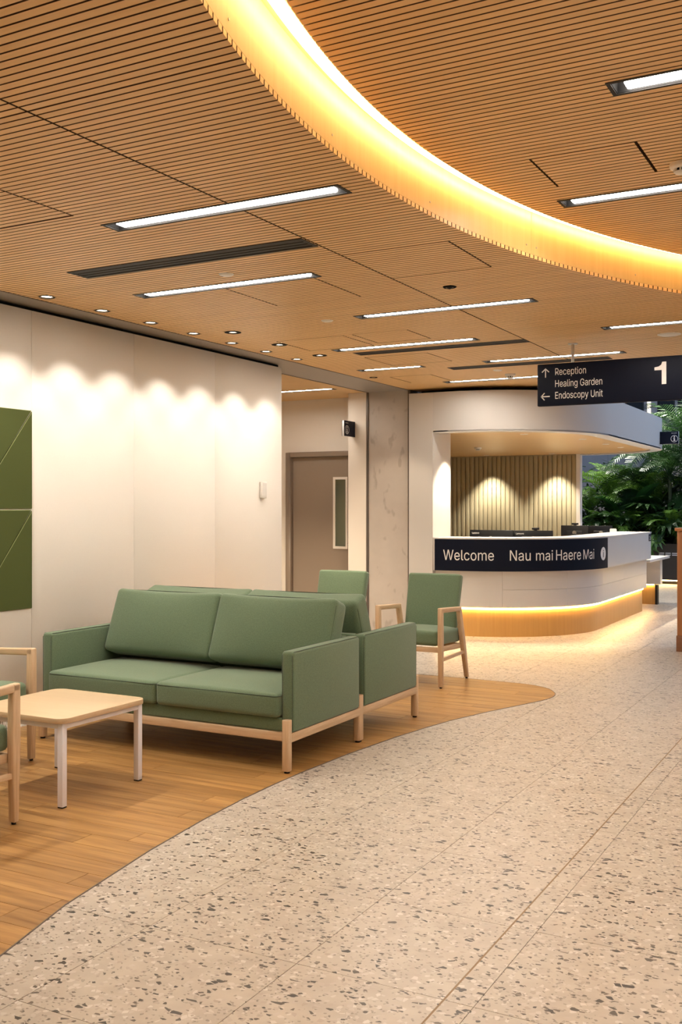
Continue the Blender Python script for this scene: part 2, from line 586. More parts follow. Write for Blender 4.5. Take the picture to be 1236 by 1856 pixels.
def spot_light(parent, loc, energy, size_deg, blend, col=(1, 0.86, 0.68), rot=(0, 0, 0), radius=0.02):
    d = bpy.data.lights.new('lamp', 'SPOT')
    d.energy = energy
    d.spot_size = R(size_deg)
    d.spot_blend = blend
    d.color = col
    d.shadow_soft_size = radius
    o = bpy.data.objects.new('lamp', d)
    C.objects.link(o)
    o.parent = parent
    o.location = loc
    o.rotation_euler = rot
    return o

# ------------------------------------------------------------------ plan data (metres)
ZC, ZU = 2.90, 3.11                        # lower and raised slat ceilings
RCX, RCY, RR = 3.812, 4.092, 5.776         # centre and radius of the ring cove
PITCH, SLW, ST = 0.0417, 0.0335, 0.020
WX = -5.28                                 # face of the lounge wall
def ring_x(y, r):
    q = r * r - (y - RCY) ** 2
    return RCX - math.sqrt(q) if q > 0 else 1e9

FLOOR_EDGE = [(0.3, -1.75), (1.2, -2.12), (1.9, -2.43), (2.465, -2.623), (2.9, -2.745), (3.529, -2.855), (4.0, -2.91), (4.396, -2.938), (4.73, -2.945), (4.99, -2.94),
              (5.5, -2.91), (6.039, -2.852), (6.418, -2.79), (6.695, -2.735), (7.121, -2.607), (7.45, -2.49), (7.733, -2.39), (7.854, -2.365), (7.93, -2.36), (8.005, -2.369),
              (8.08, -2.39), (8.142, -2.424), (8.2, -2.455), (8.255, -2.495), (8.31, -2.56), (8.358, -2.65), (8.39, -2.78), (8.405, -3.0), (8.412, -3.5), (8.416, -5.28)]
def floor_x(y):
    for (a, xa), (b, xb) in zip(FLOOR_EDGE, FLOOR_EDGE[1:]):
        if a <= y <= b:
            return xa + (xb - xa) * (y - a) / (b - a)
    return -9 if y > 8 else -1.75

th = R(28.32)
def screen(x, y, z):
    t = -math.sin(th) * x + math.cos(th) * y
    if t < 0.3: return None
    return 618 + 1852 * (math.cos(th) * x + math.sin(th) * y) / t, 920 - 1852 * (z - 1.5) / t, t

def in_view(x0, x1, y0, y1, z):
    best = 0.0
    for i in range(7):
        for j in range(3):
            p = screen(x0 + (x1 - x0) * i / 6, y0 + (y1 - y0) * j / 2, z)
            if p and -10 < p[0] < 1246 and -10 < p[1] < 1866:
                best = max(best, 1.0 / p[2] ** 3)
    return best * (x1 - x0) * (y1 - y0)

# ------------------------------------------------------------------ fittings set into the ceilings: rectangles x0,x1,y0,y1
LIGHTS_LOW = [(-3.446, -2.110, 3.885, 4.020, 'long linear light crossing the straight ceiling joint, nearest in the low ceiling'),
              (-4.394, -3.037, 5.262, 5.392, 'linear light between the long black air slot and the row of wall downlights'),
              (-3.466, -2.110, 6.615, 6.745, 'linear light in the mid ceiling in front of the small black sensor'),
              (-4.380, -3.025, 7.935, 8.065, 'linear light with a black air slot along its far side'),
              (-1.990, -0.640, 7.935, 8.065, 'linear light beside the large round white speaker'),
              (-4.800, -4.080, 9.235, 9.355, 'short linear light near the grey concrete column'),
              (-3.450, -2.110, 9.235, 9.365, 'linear light passing behind the steel sign post'),
              (-4.400, -2.900, 10.545, 10.675, 'linear light nearest to the white reception bulkhead')]
LIGHTS_UP = [(-0.957, 0.40, 3.885, 4.025, 'linear light in the raised ceiling high up at the frame edge'),
             (-1.546, -0.19, 5.255, 5.390, 'linear light in the raised ceiling close to the glowing curved fascia'),
             (1.10, 2.45, 3.885, 4.025, 'linear light in the raised ceiling beyond the frame edge, nearer row'),
             (0.60, 1.95, 5.255, 5.390, 'linear light in the raised ceiling beyond the frame edge, middle row'),
             (-0.40, 0.95, 6.615, 6.750, 'linear light in the raised ceiling beyond the frame edge, far row'),
             (0.10, 1.45, 2.50, 2.635, 'linear light in the raised ceiling overhead beside the camera'),
             (2.6, 3.95, 2.50, 2.635, 'linear light in the raised ceiling far beyond the frame edge')]
LIGHTS_BACK = [(-3.446, -2.110, 1.13, 1.265, 'linear light in the low ceiling overhead out of frame'),
               (-4.394, -3.037, 2.52, 2.655, 'linear light in the low ceiling beside the camera out of frame'),
               (0.4, 1.75, 9.9, 10.03, 'linear light in the low ceiling past the hanging sign out of frame')]
VENTS = [(-4.320, -2.700, 4.576, 4.757, 'long black linear air grille nearest, beside the first linear lights'),
         (-4.293, -2.690, 8.187, 8.357, 'black linear air grille running along a linear light in the mid ceiling'),
         (-3.914, -2.312, 9.500, 9.672, 'farthest dark linear air grille, behind the steel sign post')]
WASH = [(-4.942, 5.050 + 0.5405 * k) for k in range(-6, 7)]
DOWN = [(-4.632, 6.775), (-4.632, 7.480), (-4.632, 8.182)]
def disc_hole(x, y, r): return (x - r, x + r, y - r, y + r)

def rect_sub(rects, h):
    out = []
    for a, b, c, d in rects:
        x0, x1, y0, y1 = max(a, h[0]), min(b, h[1]), max(c, h[2]), min(d, h[3])
        if x0 >= x1 or y0 >= y1:
            out.append((a, b, c, d))
            continue
        for q in ((a, x0, c, d), (x1, b, c, d), (x0, x1, c, y0), (x0, x1, y1, d)):
            if q[1] - q[0] > 0.004 and q[3] - q[2] > 0.0015:
                out.append(q)
    return out

def piece(mb, a, b, c, d, z, fa=None, fb=None):
    """one slat: plan rectangle whose ends may follow a curve (fa: left x of y, fb: right x of y)"""
    al = max(a, fa(c)) if fa else a
    ah = max(a, fa(d)) if fa else a
    bl = min(b, fb(c)) if fb else b
    bh = min(b, fb(d)) if fb else b
    if bl - al < 0.004 or bh - ah < 0.004:
        return False
    vs = [(al, c, z), (bl, c, z), (bh, d, z), (ah, d, z), (al, c, z + ST), (bl, c, z + ST), (bh, d, z + ST), (ah, d, z + ST)]
    mb.add(vs, [(0, 3, 2, 1), (4, 5, 6, 7)], 0)
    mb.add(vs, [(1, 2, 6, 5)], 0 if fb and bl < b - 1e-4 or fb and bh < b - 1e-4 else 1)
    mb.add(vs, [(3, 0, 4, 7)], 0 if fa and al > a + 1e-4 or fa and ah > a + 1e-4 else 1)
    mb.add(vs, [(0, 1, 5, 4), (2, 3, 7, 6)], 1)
    return True

def slat_field(parent, x0, x1, y0, y1, z, holes, fa=None, fb=None, limit=285, bounds=None):
    pieces = []
    k = int((y0 - 2.653) / PITCH) - 1
    while True:
        yg = 2.653 + k * PITCH
        k += 1
        c, d = yg + (PITCH - SLW) / 2, yg + PITCH - (PITCH - SLW) / 2
        if c < y0: continue
        if d > y1: break
        xa, xb = x0, x1
        if bounds:
            lo, hi = bounds(c, d)
            xa, xb = max(xa, lo), min(xb, hi)
        if xb - xa < 0.01: continue
        rs = [(xa, xb, c, d)]
        for h in holes:
            if h[3] > c and h[2] < d:
                rs = rect_sub(rs, h)
        for r in rs:
            sc = in_view(*r, z)
            pieces.append((sc, r))
    pieces.sort(key=lambda q: -q[0])
    made, rest, seen = 0, MB(), MB()
    for sc, r in pieces:
        if made < limit and sc > 0:
            mb = MB()
            if piece(mb, *r, z, fa, fb):
                mb.build('slat', [M['slat'], M['slatedge']], parent)
                made += 1
        else:
            piece(rest, *r, z, fa, fb)
    if rest.v:
        o = rest.build('slat', [M['slat'], M['slatedge']], parent)
        o['kind'] = 'stuff'

LOW_HOLES = [(a + .012, b - .012, c + .012, d - .012) for a, b, c, d, *_ in LIGHTS_LOW + LIGHTS_BACK + VENTS]
LOW_HOLES += [disc_hole(x, y, 0.046) for x, y in WASH] + [disc_hole(x, y, 0.055) for x, y in DOWN]
J = 0.0055
LOW_HOLES += [(-2.69 - J, -2.69 + J, -3, 12),                        # long panel joint
              (-3.456 - J, -3.456 + J, 1.0, 3.704), (-5.1, -3.456, 3.700, 3.710),
              (-2.69, -2.05, 4.985, 4.997), (-2.05 - J, -2.05 + J, 4.99, 5.645), (-2.69, -2.05, 5.641, 5.648),
              (-3.75 - J, -3.75 + J, 5.39, 6.03), (-3.10 - J, -3.10 + J, 5.39, 6.03), (-3.75, -3.10, 6.026, 6.034),
              (-3.934 - J, -3.934 + J, 7.33, 7.90), (-4.57 - J, -4.57 + J, 7.33, 7.90), (-4.57, -3.934, 7.326, 7.334), (-4.57, -3.934, 7.896, 7.904),
              (-3.36 - J, -3.36 + J, 7.32, 7.80), (-3.845 - J, -3.845 + J, 7.32, 7.80), (-3.845, -3.36, 7.316, 7.324), (-3.845, -3.36, 7.796, 7.804),
              (-3.70 - J, -3.70 + J, 8.50, 9.10), (-4.33 - J, -4.33 + J, 8.50, 9.10), (-4.33, -3.70, 8.496, 8.504), (-4.33, -3.70, 9.096, 9.104),
              (-4.27 - J, -4.27 + J, 9.90, 10.45), (-4.74 - J, -4.74 + J, 9.90, 10.45), (-4.74, -4.27, 9.896, 9.904),
              (-5.1, 6, 2.649, 2.659), (-2.69, 6, 8.65, 8.66)]
UP_HOLES = [(a + .012, b - .012, c + .012, d - .012) for a, b, c, d, *_ in LIGHTS_UP]
UP_HOLES += [(-1.473 - J, -1.473 + J, 4.575, 5.03), (-1.000, -0.986, 4.575, 5.03), (-1.473, -0.993, 4.571, 4.579), (-1.473, -0.993, 5.026, 5.034)]

# ================================================================== STRUCTURE
# ---- floor: terrazzo tiles and timber-look planks
floor = MB().box(-9.5, 6.1, -3.1, 24.0, -0.12, -0.006).build('floor', M['grout'])
tag(floor, 'pale terrazzo floor with a curved timber plank area under the lounge', 'floor', kind='structure')
TS = 0.6185
far = MB()
near_tiles = []
for i in range(-14, 13):
    for j in range(-6, 34):
        xa, ya = -1.105 + i * TS, 3.508 + j * TS
        xb, yb = xa + TS, ya + TS
        if xb < -9.4 or xa > 6 or yb < -3 or ya > 23.9: continue
        if max(floor_x(ya + TS * q / 8) for q in range(9)) > xb + 0.02 and xa > -5.6 and ya < 7.7 and min(floor_x(ya + TS * q / 8) for q in range(9)) > xb: continue
        near_tiles.append((in_view(xa, xb, ya, yb, 0), xa, xb, ya, yb))
near_tiles.sort(key=lambda q: -q[0])
n_tile = 0
for sc, xa, xb, ya, yb in near_tiles:
    g_ = 0.0012
    cuts = [(xa + g_, -1.205), (-1.198, xb - g_)] if xa < -1.2 < xb - 0.05 else [(xa + g_, xb - g_)]
    for a, b in cuts:
        if n_tile < 240 and sc > 0:
            MB().box(a, b, ya + g_, yb - g_, -0.006, 0.0).build('tile', M['terrazzo'], floor)
            n_tile += 1
        else:
            far.box(a, b, ya + g_, yb - g_, -0.006, 0.0)
o = far.build('tile', M['terrazzo'], floor)
o['kind'] = 'stuff'
MB().box(-1.205, -1.198, 0, 17, -0.006, -0.0004).build('expansion_joint', M['brown'], floor)
PW, PL = 0.1302, 1.22
y = 0.2
row = 0
n_plank = 0
rest_p = MB()
rng = random.Random(3)
while y < 8.416:
    c, d = y + 0.0011, min(8.4159, y + PW - 0.0011)
    x = WX - 0.35 - rng.random() * PL
    while x < -1.6:
        a, b = max(x + 0.0011, WX), x + PL - 0.0011
        x += PL
        if b < WX: continue
        ys = [c + (d - c) * q / 8 for q in range(9)]
        xr = [min(b, floor_x(q)) for q in ys]
        if max(xr) - a < 0.004: continue
        xr = [max(q, a) for q in xr]
        pts = [(a, c)] + [(xx, yy) for xx, yy in zip(xr, ys)] + [(a, d)]
        clean = [pts[0]]
        for p in pts[1:]:
            if abs(p[0] - clean[-1][0]) + abs(p[1] - clean[-1][1]) > 1e-5: clean.append(p)
        if len(clean) < 3: continue
        if all(abs(q - b) < 1e-6 for q in xr): clean = [(a, c), (b, c), (b, d), (a, d)]
        if n_plank < 280 and in_view(a, max(xr), c, d, 0) > 0:
            MB().prism(clean, 0.0002, 0.002).build('plank', M['plank'], floor)
            n_plank += 1
        else:
            rest_p.prism(clean, 0.0002, 0.002)
    y += PW
    row += 1
if rest_p.v:
    o = rest_p.build('plank', M['plank'], floor)
    o['kind'] = 'stuff'
edge = []
for (ya, xa), (yb, xb) in zip(FLOOR_EDGE, FLOOR_EDGE[1:]):
    for q in range(4):
        edge.append((xa + (xb - xa) * q / 4, ya + (yb - ya) * q / 4))
edge.append((FLOOR_EDGE[-1][1], FLOOR_EDGE[-1][0]))
mb = MB()
vs, fs = [], []
for i, (x, y) in enumerate(edge):
    x0, y0 = edge[max(0, i - 1)]
    x1, y1 = edge[min(len(edge) - 1, i + 1)]
    l = math.hypot(x1 - x0, y1 - y0)
    nx, ny = (y1 - y0) / l * 0.003, -(x1 - x0) / l * 0.003
    vs += [(x - nx, y - ny, 0.0026), (x + nx, y + ny, 0.0026), (x + nx, y + ny, -0.004), (x - nx, y - ny, -0.004)]
for i in range(len(edge) - 1):
    a, b = i * 4, i * 4 + 4
    fs += [(a, a + 1, b + 1, b), (a + 1, a + 2, b + 2, b + 1), (a + 3, a, b, b + 3)]
mb.add(vs, fs).build('edge_trim', M['trimgrey'], floor)

# ---- lounge wall with panels, wall base, green acoustic panels
wall = MB().box(WX - 0.115, WX - 0.012, -3.0, 8.56, 0.0, 2.874).build('wall_left', M['wall'])
tag(wall, 'cream panelled lounge wall washed by a row of downlights', 'wall', kind='structure')
joints = [-3.0, -1.35, -0.25, 0.85, 1.95, 3.05, 4.15, 5.25, 6.345, 7.446, 8.570]
for a, b in zip(joints, joints[1:]):
    MB().box(WX - 0.012, WX, a + 0.0012, b - 0.0012, 0.0, 2.874).build('panel', M['wall'], wall, bevel=0.0015, seg=1)
bb = MB()
prof = [(WX, 0.0), (WX + 0.045, 0.0), (WX + 0.040, 0.008), (WX + 0.022, 0.025), (WX + 0.013, 0.05), (WX + 0.012, 0.10), (WX, 0.10)]
n = len(prof)
vs = [(x, -3.0, z + 0.002) for x, z in prof] + [(x, 8.57, z + 0.002) for x, z in prof]
bb.add(vs, [tuple(range(n)), tuple(reversed(range(n, 2 * n)))] + [(i, (i + 1) % n, n + (i + 1) % n, n + i) for i in range(n)])
o = bb.build('baseboard_left', M['terrazzo'])
tag(o, 'coved terrazzo skirting along the foot of the cream lounge wall', 'baseboard', kind='structure')
o = MB().box(WX - 0.11, WX - 0.03, -3.0, 8.55, 2.874, 2.8995).build('shadow_gap_strip', M['black'])  # black strip stands in for the shade inside the open gap
tag(o, 'black strip standing for the shadow gap above the cream lounge wall', 'trim', kind='structure')

beam = MB().box(-5.607, -5.062, -3.0, 11.098, ZC, 3.25).build('ceiling_beam', M['greymetal'])
tag(beam, 'flat grey metal soffit band between the timber ceiling and the cream wall', 'beam', kind='structure')
MB().box(-5.066, -5.056, -3.0, 11.098, ZC - 0.004, ZC + 0.03).build('edge_trim', M['trimgrey'], beam)
MB().box(-5.615, -5.603, 8.6, 11.098, ZC - 0.004, ZC + 0.03).build('edge_trim', M['trimgrey'], beam)

# ---- lower slat ceiling
ceil = MB()
ys = [-3.0 + 14.75 * i / 118 for i in range(119)]
for ya, yb in zip(ys, ys[1:]):
    xa, xb = min(6.0, ring_x(ya, RR + 0.02)), min(6.0, ring_x(yb, RR + 0.02))
    ceil.add([(-5.06, ya, ZC + 0.075), (xa, ya, ZC + 0.075), (xb, yb, ZC + 0.075), (-5.06, yb, ZC + 0.075),
                  (-5.06, ya, ZC + 0.095), (xa, ya, ZC + 0.095), (xb, yb, ZC + 0.095), (-5.06, yb, ZC + 0.095)],
             [(0, 3, 2, 1), (4, 5, 6, 7), (1, 2, 6, 5), (3, 0, 4, 7)])
ceil = ceil.build('ceiling', M['cavity'])
tag(ceil, 'low timber slat ceiling around the glowing curved cove', 'ceiling', kind='structure')
slat_field(ceil, -5.056, 6.0, 1.0, 11.60, ZC, LOW_HOLES, fb=lambda y: ring_x(y, RR))
mb = MB()
ys = [-3.0 + 4.0 * i / 32 for i in range(33)]
for ya, yb in zip(ys, ys[1:]):
    xa, xb = min(6.0, ring_x(ya, RR)), min(6.0, ring_x(yb, RR))
    mb.add([(-5.056, ya, ZC), (xa, ya, ZC), (xb, yb, ZC), (-5.056, yb, ZC)], [(0, 3, 2, 1)])
mb.build('lining_board', M['slat'], ceil)
MB().box(-4.7, 6.0, 11.60, 11.62, ZC, 3.3).build('end_board', M['black'], ceil)
# upstand that carries the ceiling up to the atrium roof
MB().box(-3.3, 6.0, 11.62, 11.72, ZC + 0.0, 6.2).build('upstand', M['white'], ceil)

# ---- raised slat ceiling inside the ring, curved fascia, cove led
up = MB()
na = 96
ang = [R(90 + 180 * i / na) for i in range(na + 1)]
disc = [(RCX + (RR + 0.02) * math.cos(a), RCY + (RR + 0.02) * math.sin(a)) for a in ang]
for (xa, ya), (xb, yb) in zip(disc, disc[1:]):
    up.add([(min(xa, 6), ya, ZU + 0.10), (6.0, ya, ZU + 0.10), (6.0, yb, ZU + 0.10), (min(xb, 6), yb, ZU + 0.10)], [(0, 1, 2, 3)])
disc2 = [(RCX + (RR + 0.02) * math.cos(R(90 - 70 * i / 40)), RCY + (RR + 0.02) * math.sin(R(90 - 70 * i / 40))) for i in range(41)]
up = up.build('ceiling_coffer', M['cavity'])
tag(up, 'raised timber slat ceiling inside the glowing curved cove', 'ceiling', kind='structure')
RI = RR - 0.115
def up_bounds(c, d):
    return max(ring_x(c, RI), ring_x(d, RI)) if max(abs(c - RCY), abs(d - RCY)) < RI else 1e9, 6.0
slat_field(up, -2.0, 6.0, 1.0, 9.7, ZU, UP_HOLES, fa=lambda y: ring_x(y, RI), limit=240,
           bounds=lambda c, d: (min(ring_x(c, RI), ring_x(d, RI)), 6.0))
mb = MB()
ys = [-1.6 + 2.6 * i / 32 for i in range(33)]
for ya, yb in zip(ys, ys[1:]):
    xa, xb = ring_x(ya, RI), ring_x(yb, RI)
    if xa > 6 or xb > 6: continue
    mb.add([(xa, ya, ZU), (6.0, ya, ZU), (6.0, yb, ZU), (xb, yb, ZU)], [(0, 3, 2, 1)])
mb.build('lining_board', M['slat'], up)
seams = [62, 98, 124.5, 165.4, 206, 246, 290]       # fascia panel joints, degrees round the ring
for a0, a1 in zip(seams, seams[1:]):
    mb = MB()
    k = 40
    vs, fs = [], []
    for i in range(k + 1):
        a = R(a0 + 0.02 + (a1 - a0 - 0.04) * i / k)
        for r_, z in ((RR, ZC + ST + 0.001), (RR + 0.012, ZC + ST + 0.001), (RR + 0.012, ZU + 0.060), (RR, ZU + 0.060)):
            vs.append((RCX + r_ * math.cos(a), RCY + r_ * math.sin(a), z))
    for i in range(k):
        p, q = i * 4, i * 4 + 4
        fs += [(p, p + 1, q + 1, q), (p + 1, p + 2, q + 2, q + 1), (p + 3, p, q, q + 3)]
    pan = mb.add(vs, fs).build('fascia_panel', M['fascia'], up, smooth=False)
    for f in pan.data.polygons: f.use_smooth = True
    pan.data.set_sharp_from_angle(angle=R(40))
    sc_ = MB()
    nsc = max(2, int((a1 - a0) / 8.3))
    for i in range(nsc + 1):
        a = R(a0 + 0.5 + (a1 - a0 - 1.0) * i / nsc)
        x, y = RCX + RR * math.cos(a), RCY + RR * math.sin(a)
        u = Vector((-math.cos(a), -math.sin(a), 0))
        t = Vector((-math.sin(a), math.cos(a), 0))
        for dz in (0.045,):
            p = Vector((x, y, ZC + ST + dz))
            ring = [p + u * 0.0 + (t * math.cos(2 * PI * j / 8) + Vector((0, 0, 1)) * math.sin(2 * PI * j / 8)) * 0.005 for j in range(8)]
            sc_.add(ring + [q + u * 0.002 for q in ring], [tuple(range(8, 16))] + [(j, (j + 1) % 8, 8 + (j + 1) % 8, 8 + j) for j in range(8)])
    o = sc_.build('screw', M['steel'], pan)
    o['kind'] = 'stuff'
def cove_ring(r0, r1, z, a0=75, a1=290, k=180):
    vs = []
    for i in range(k + 1):
        a = R(a0 + (a1 - a0) * i / k)
        for r_ in (r0, r1):
            vs.append((RCX + r_ * math.cos(a), RCY + r_ * math.sin(a), z))
    return MB().add(vs, [(i * 2, i * 2 + 1, i * 2 + 3, i * 2 + 2) for i in range(k)])
cove_ring(RI - 0.06, RR, ZU + 0.058).build('cove_lining', M['fascia'], up)
MB().tube([(RCX + (RR - 0.048) * math.cos(R(75 + 215 * i / 180)), RCY + (RR - 0.048) * math.sin(R(75 + 215 * i / 180)), ZU + 0.036) for i in range(181)], 0.011, 6).build('cove_led_strip', M['cove'], up, smooth=True)

# ---- corridor beyond the lounge wall, door, nib wall and concrete column
cor = MB().box(-9.5, -5.61, 6.0, 11.55, ZC + 0.07, ZC + 0.09).build('ceiling_corridor', M['cavity'])
tag(cor, 'timber slat ceiling of the side corridor beyond the cream wall', 'ceiling', kind='structure')
CL = (-6.95, -5.78, 10.50, 10.62)
slat_field(cor, -9.4, -5.615, 6.0, 11.55, ZC, [(CL[0] + .012, CL[1] - .012, CL[2] + .012, CL[3] - .012)], limit=0)
wcd = MB()
DX0, DX1, DZ = -7.01, -5.86, 2.22
wcd.box(-9.5, DX0, 11.5, 11.62, 0, ZC).box(DX1, -5.02, 11.5, 11.62, 0, ZC).box(DX0, DX1, 11.5, 11.62, DZ, ZC)
o = wcd.build('wall_corridor', M['nib'])
tag(o, 'warm grey corridor wall around the taupe door', 'wall', kind='structure')
o = MB().box(-9.5, -9.4, 6.0, 11.5, 0, ZC).box(-9.5, WX - 0.12, 5.9, 6.0, 0, ZC).build('wall_side', M['nib'])
tag(o, 'corridor side wall hidden behind the cream lounge wall', 'wall', kind='structure')
nib = MB().box(-5.87, -5.625, 11.08, 11.25, 0, ZC).build('wall_nib', M['nib'])
tag(nib, 'narrow pale nib wall between the door and the concrete column', 'wall', kind='structure')
col = MB().box(-5.597, -5.072, 11.10, 11.50, 0, ZC).build('column', M['concrete'])
tag(col, 'pale mottled concrete column beside the reception', 'column', kind='structure')
MB().box(-5.623, -5.599, 11.085, 11.3, 0, ZC).build('channel_trim', M['trimgrey'], col)
MB().box(-5.070, -5.040, 11.085, 11.3, 0, ZC).build('channel_trim', M['trimgrey'], col)

door = thing('door_1', 'taupe corridor door with a narrow glazed vision panel', 'door', (0, 0, 0), kind='structure')
fr = MB()
fr.box(DX0, DX0 + 0.075, 11.47, 11.62, 0, DZ).box(DX1 - 0.06, DX1, 11.47, 11.62, 0, DZ).box(DX0 + 0.075, DX1 - 0.06, 11.47, 11.62, DZ - 0.06, DZ)
fr.build('door_frame', M['door'], door, bevel=0.003, seg=1)
VX0, VX1, VZ0, VZ1 = -6.32, -6.115, 0.975, 1.888
lf = MB()
lx0, lx1, lz1 = DX0 + 0.08, DX1 - 0.065, DZ - 0.066
lf.box(lx0, VX0, 11.53, 11.575, 0.01, lz1).box(VX1, lx1, 11.53, 11.575, 0.01, lz1).box(VX0, VX1, 11.53, 11.575, 0.01, VZ0).box(VX0, VX1, 11.53, 11.575, VZ1, lz1)
lf.build('door_leaf', M['door'], door)
vf = MB()
w = 0.028
vf.box(VX0 - .004, VX0 + w, 11.518, 11.53, VZ0 - .004, VZ1 + .004).box(VX1 - w, VX1 + .004, 11.518, 11.53, VZ0 - .004, VZ1 + .004)
vf.box(VX0 + w, VX1 - w, 11.518, 11.53, VZ0 - .004, VZ0 + w).box(VX0 + w, VX1 - w, 11.518, 11.53, VZ1 - w, VZ1 + .004)
vf = vf.build('vision_frame', M['nib'], door)
vf['label'] = 'pale frame around the vision panel'
MB().box(VX0 + 0.002, VX1 - 0.002, 11.55, 11.556, VZ0 + 0.002, VZ1 - 0.002).build('pane', M['glass'], door)
pl = MB().box(-6.03, -5.955, 11.522, 11.53, 0.95, 1.25).build('push_plate', M['steel'], door, bevel=0.003)
MB().tube([(-5.985, 11.522, 1.03), (-5.985, 11.48, 1.03), (-6.09, 11.478, 1.03)], 0.009, 8).build('door_handle', M['steel'], pl)
o = MB().box(-7.6, -5.75, 13.0, 13.1, 0, 2.9).build('wall_back', M['backwall'])
tag(o, 'green grey wall seen dimly through the door vision panel', 'wall', kind='structure')

# ---- room shell out of frame (right, behind)
o = MB().box(6.0, 6.1, -3.1, 11.7, 0, 3.3).build('wall_right', M['wall'])
tag(o, 'plain wall on the far side of the hall, out of frame', 'wall', kind='structure')
o = MB().box(-5.4, 6.1, -3.1, -3.0, 0, 3.3).build('wall_rear', M['wall'])
tag(o, 'plain wall behind the camera, out of frame', 'wall', kind='structure')

# ---- atrium shell beyond the hall
at = MB().box(-9.5, -9.4, 13.0, 24.0, 0, 6.2).build('wall_atrium', M['gardenwall'])
tag(at, 'atrium side wall hidden behind the reception', 'wall', kind='structure')
at = MB().box(6.0, 6.1, 11.7, 24.0, 0, 6.2).build('wall_atrium', M['gardenwall'])
tag(at, 'atrium end wall out of frame', 'wall', kind='structure')
fw = MB().box(-9.5, 6.1, 23.0, 23.15, 0, 3.46).build('wall_far', M['gardenwall'])
tag(fw, 'mauve grey wall behind the indoor garden', 'wall', kind='structure')
for x in [-9.3 + 0.62 * i for i in range(24)]:
    MB().box(x, x + 0.60, 22.985, 23.0, 0.8, 3.44).build('panel', M['gardenwall'], fw)
ww = MB()
ww.box(-9.5, 6.1, 23.0, 23.15, 5.6, 6.2)
for a, b in ((-9.5, -5.21), (-4.81, -4.52), (-4.15, -4.09), (-3.0, 6.1)):
    ww.box(a, b, 23.0, 23.15, 3.46, 5.6)
o = ww.build('wall_upper', M['gardenwall'])
tag(o, 'white upper wall between the dark high windows above the garden', 'wall', kind='structure')
MB().box(-4.735, -4.66, 22.985, 23.0, 3.48, 5.6).build('light_strip', M['columnled'], o)
for i, (a, b) in enumerate(((-5.21, -4.81), (-4.52, -4.15), (-4.09, -3.0))):
    wn = thing(f'window_{i + 1}', ['dark high window behind the white bulkhead end', 'dark high window right of the lit white pier', 'dark high window at the frame edge above the palms'][i], 'window', kind='structure')
    f_ = MB()
    w = 0.025
    f_.box(a, a + w, 22.98, 23.1, 3.46, 5.6).box(b - w, b, 22.98, 23.1, 3.46, 5.6).box(a + w, b - w, 22.98, 23.1, 3.46, 3.46 + w).box(a + w, b - w, 22.98, 23.1, 5.6 - w, 5.6)
    f_.build('window_frame', M['darkmetal'], wn)
    MB().box(a + w, b - w, 23.03, 23.04, 3.46 + w, 5.6 - w).build('pane', M['glassdark'], wn)
rf = MB()
rf.box(-9.5, 6.1, 11.65, 13.0, 6.2, 6.3).box(-9.5, -5.0, 13.0, 17.6, 6.2, 6.3).box(-9.5, 6.1, 19.0, 24.0, 6.2, 6.3)  # unseen roof, opening shaped for cool sky light, closed to darken the garden
o = rf.build('roof', M['white'])
tag(o, 'unseen atrium roof, its opening shaped to let in cool sky light and shade the garden', 'roof', kind='structure')

# ================================================================== RECEPTION
CX_, CY_ = -4.55, 12.55
def cpath(r, x0, y1, k=28, tail=None):
    """plan line: along x at the front, quarter circle, then along y"""
    p = [(x0, CY_ - r)]
    for i in range(k + 1):
        a = R(-90 + 90 * i / k)
        p.append((CX_ + r * math.cos(a), CY_ + r * math.sin(a)))
    p.append((CX_ + r, y1))
    return p
def cband(r0, r1, z0, z1, x0, y1, k=28, lo=0, hi=None):
    A, B = cpath(r1, x0, y1, k), cpath(r0, x0, y1, k)
    A, B = A[lo:hi], B[lo:hi]
    n = len(A)
    vs = [(x, y, z) for z in (z0, z1) for x, y in A] + [(x, y, z) for z in (z0, z1) for x, y in B]
    fs = []
    for i in range(n - 1):
        fs += [(i, i + 1, n + i + 1, n + i), (2 * n + i + 1, 2 * n + i, 3 * n + i, 3 * n + i + 1),
               (n + i, n + i + 1, 3 * n + i + 1, 3 * n + i), (i + 1, i, 2 * n + i, 2 * n + i + 1)]
    fs += [(0, n, 3 * n, 2 * n), (n - 1, 3 * n - 1, 4 * n - 1, 2 * n - 1)]
    return MB().add(vs, fs)
def csmooth(o, deg=30):
    for f in o.data.polygons: f.use_smooth = True
    o.data.set_sharp_from_angle(angle=R(deg))
    return o

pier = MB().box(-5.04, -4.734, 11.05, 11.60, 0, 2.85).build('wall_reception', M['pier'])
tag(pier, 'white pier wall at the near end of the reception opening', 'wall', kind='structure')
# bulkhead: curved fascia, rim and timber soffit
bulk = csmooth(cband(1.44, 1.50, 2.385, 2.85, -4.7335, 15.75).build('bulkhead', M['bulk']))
tag(bulk, 'curved white bulkhead above the reception desk', 'bulkhead', kind='structure')
outer = cpath(1.43, -4.73, 15.55)
tail = [(-4.42 + 1.30 * math.cos(R(90 * i / 12)), 15.75 + 1.28 * math.sin(R(90 * i / 12))) for i in range(13)]
pl_ = outer[:-1] + [(-3.12, 15.75)] + tail[1:] + [(-7.6, 17.03), (-7.6, 11.63), (-4.73, 11.63)]
MB().prism(pl_, 2.40, 2.43).build('soffit_board', M['soffit'], bulk)
# white rim under the edge of the fascia
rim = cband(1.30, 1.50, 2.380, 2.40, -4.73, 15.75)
csmooth(rim.build('rim', M['bulk'], bulk))
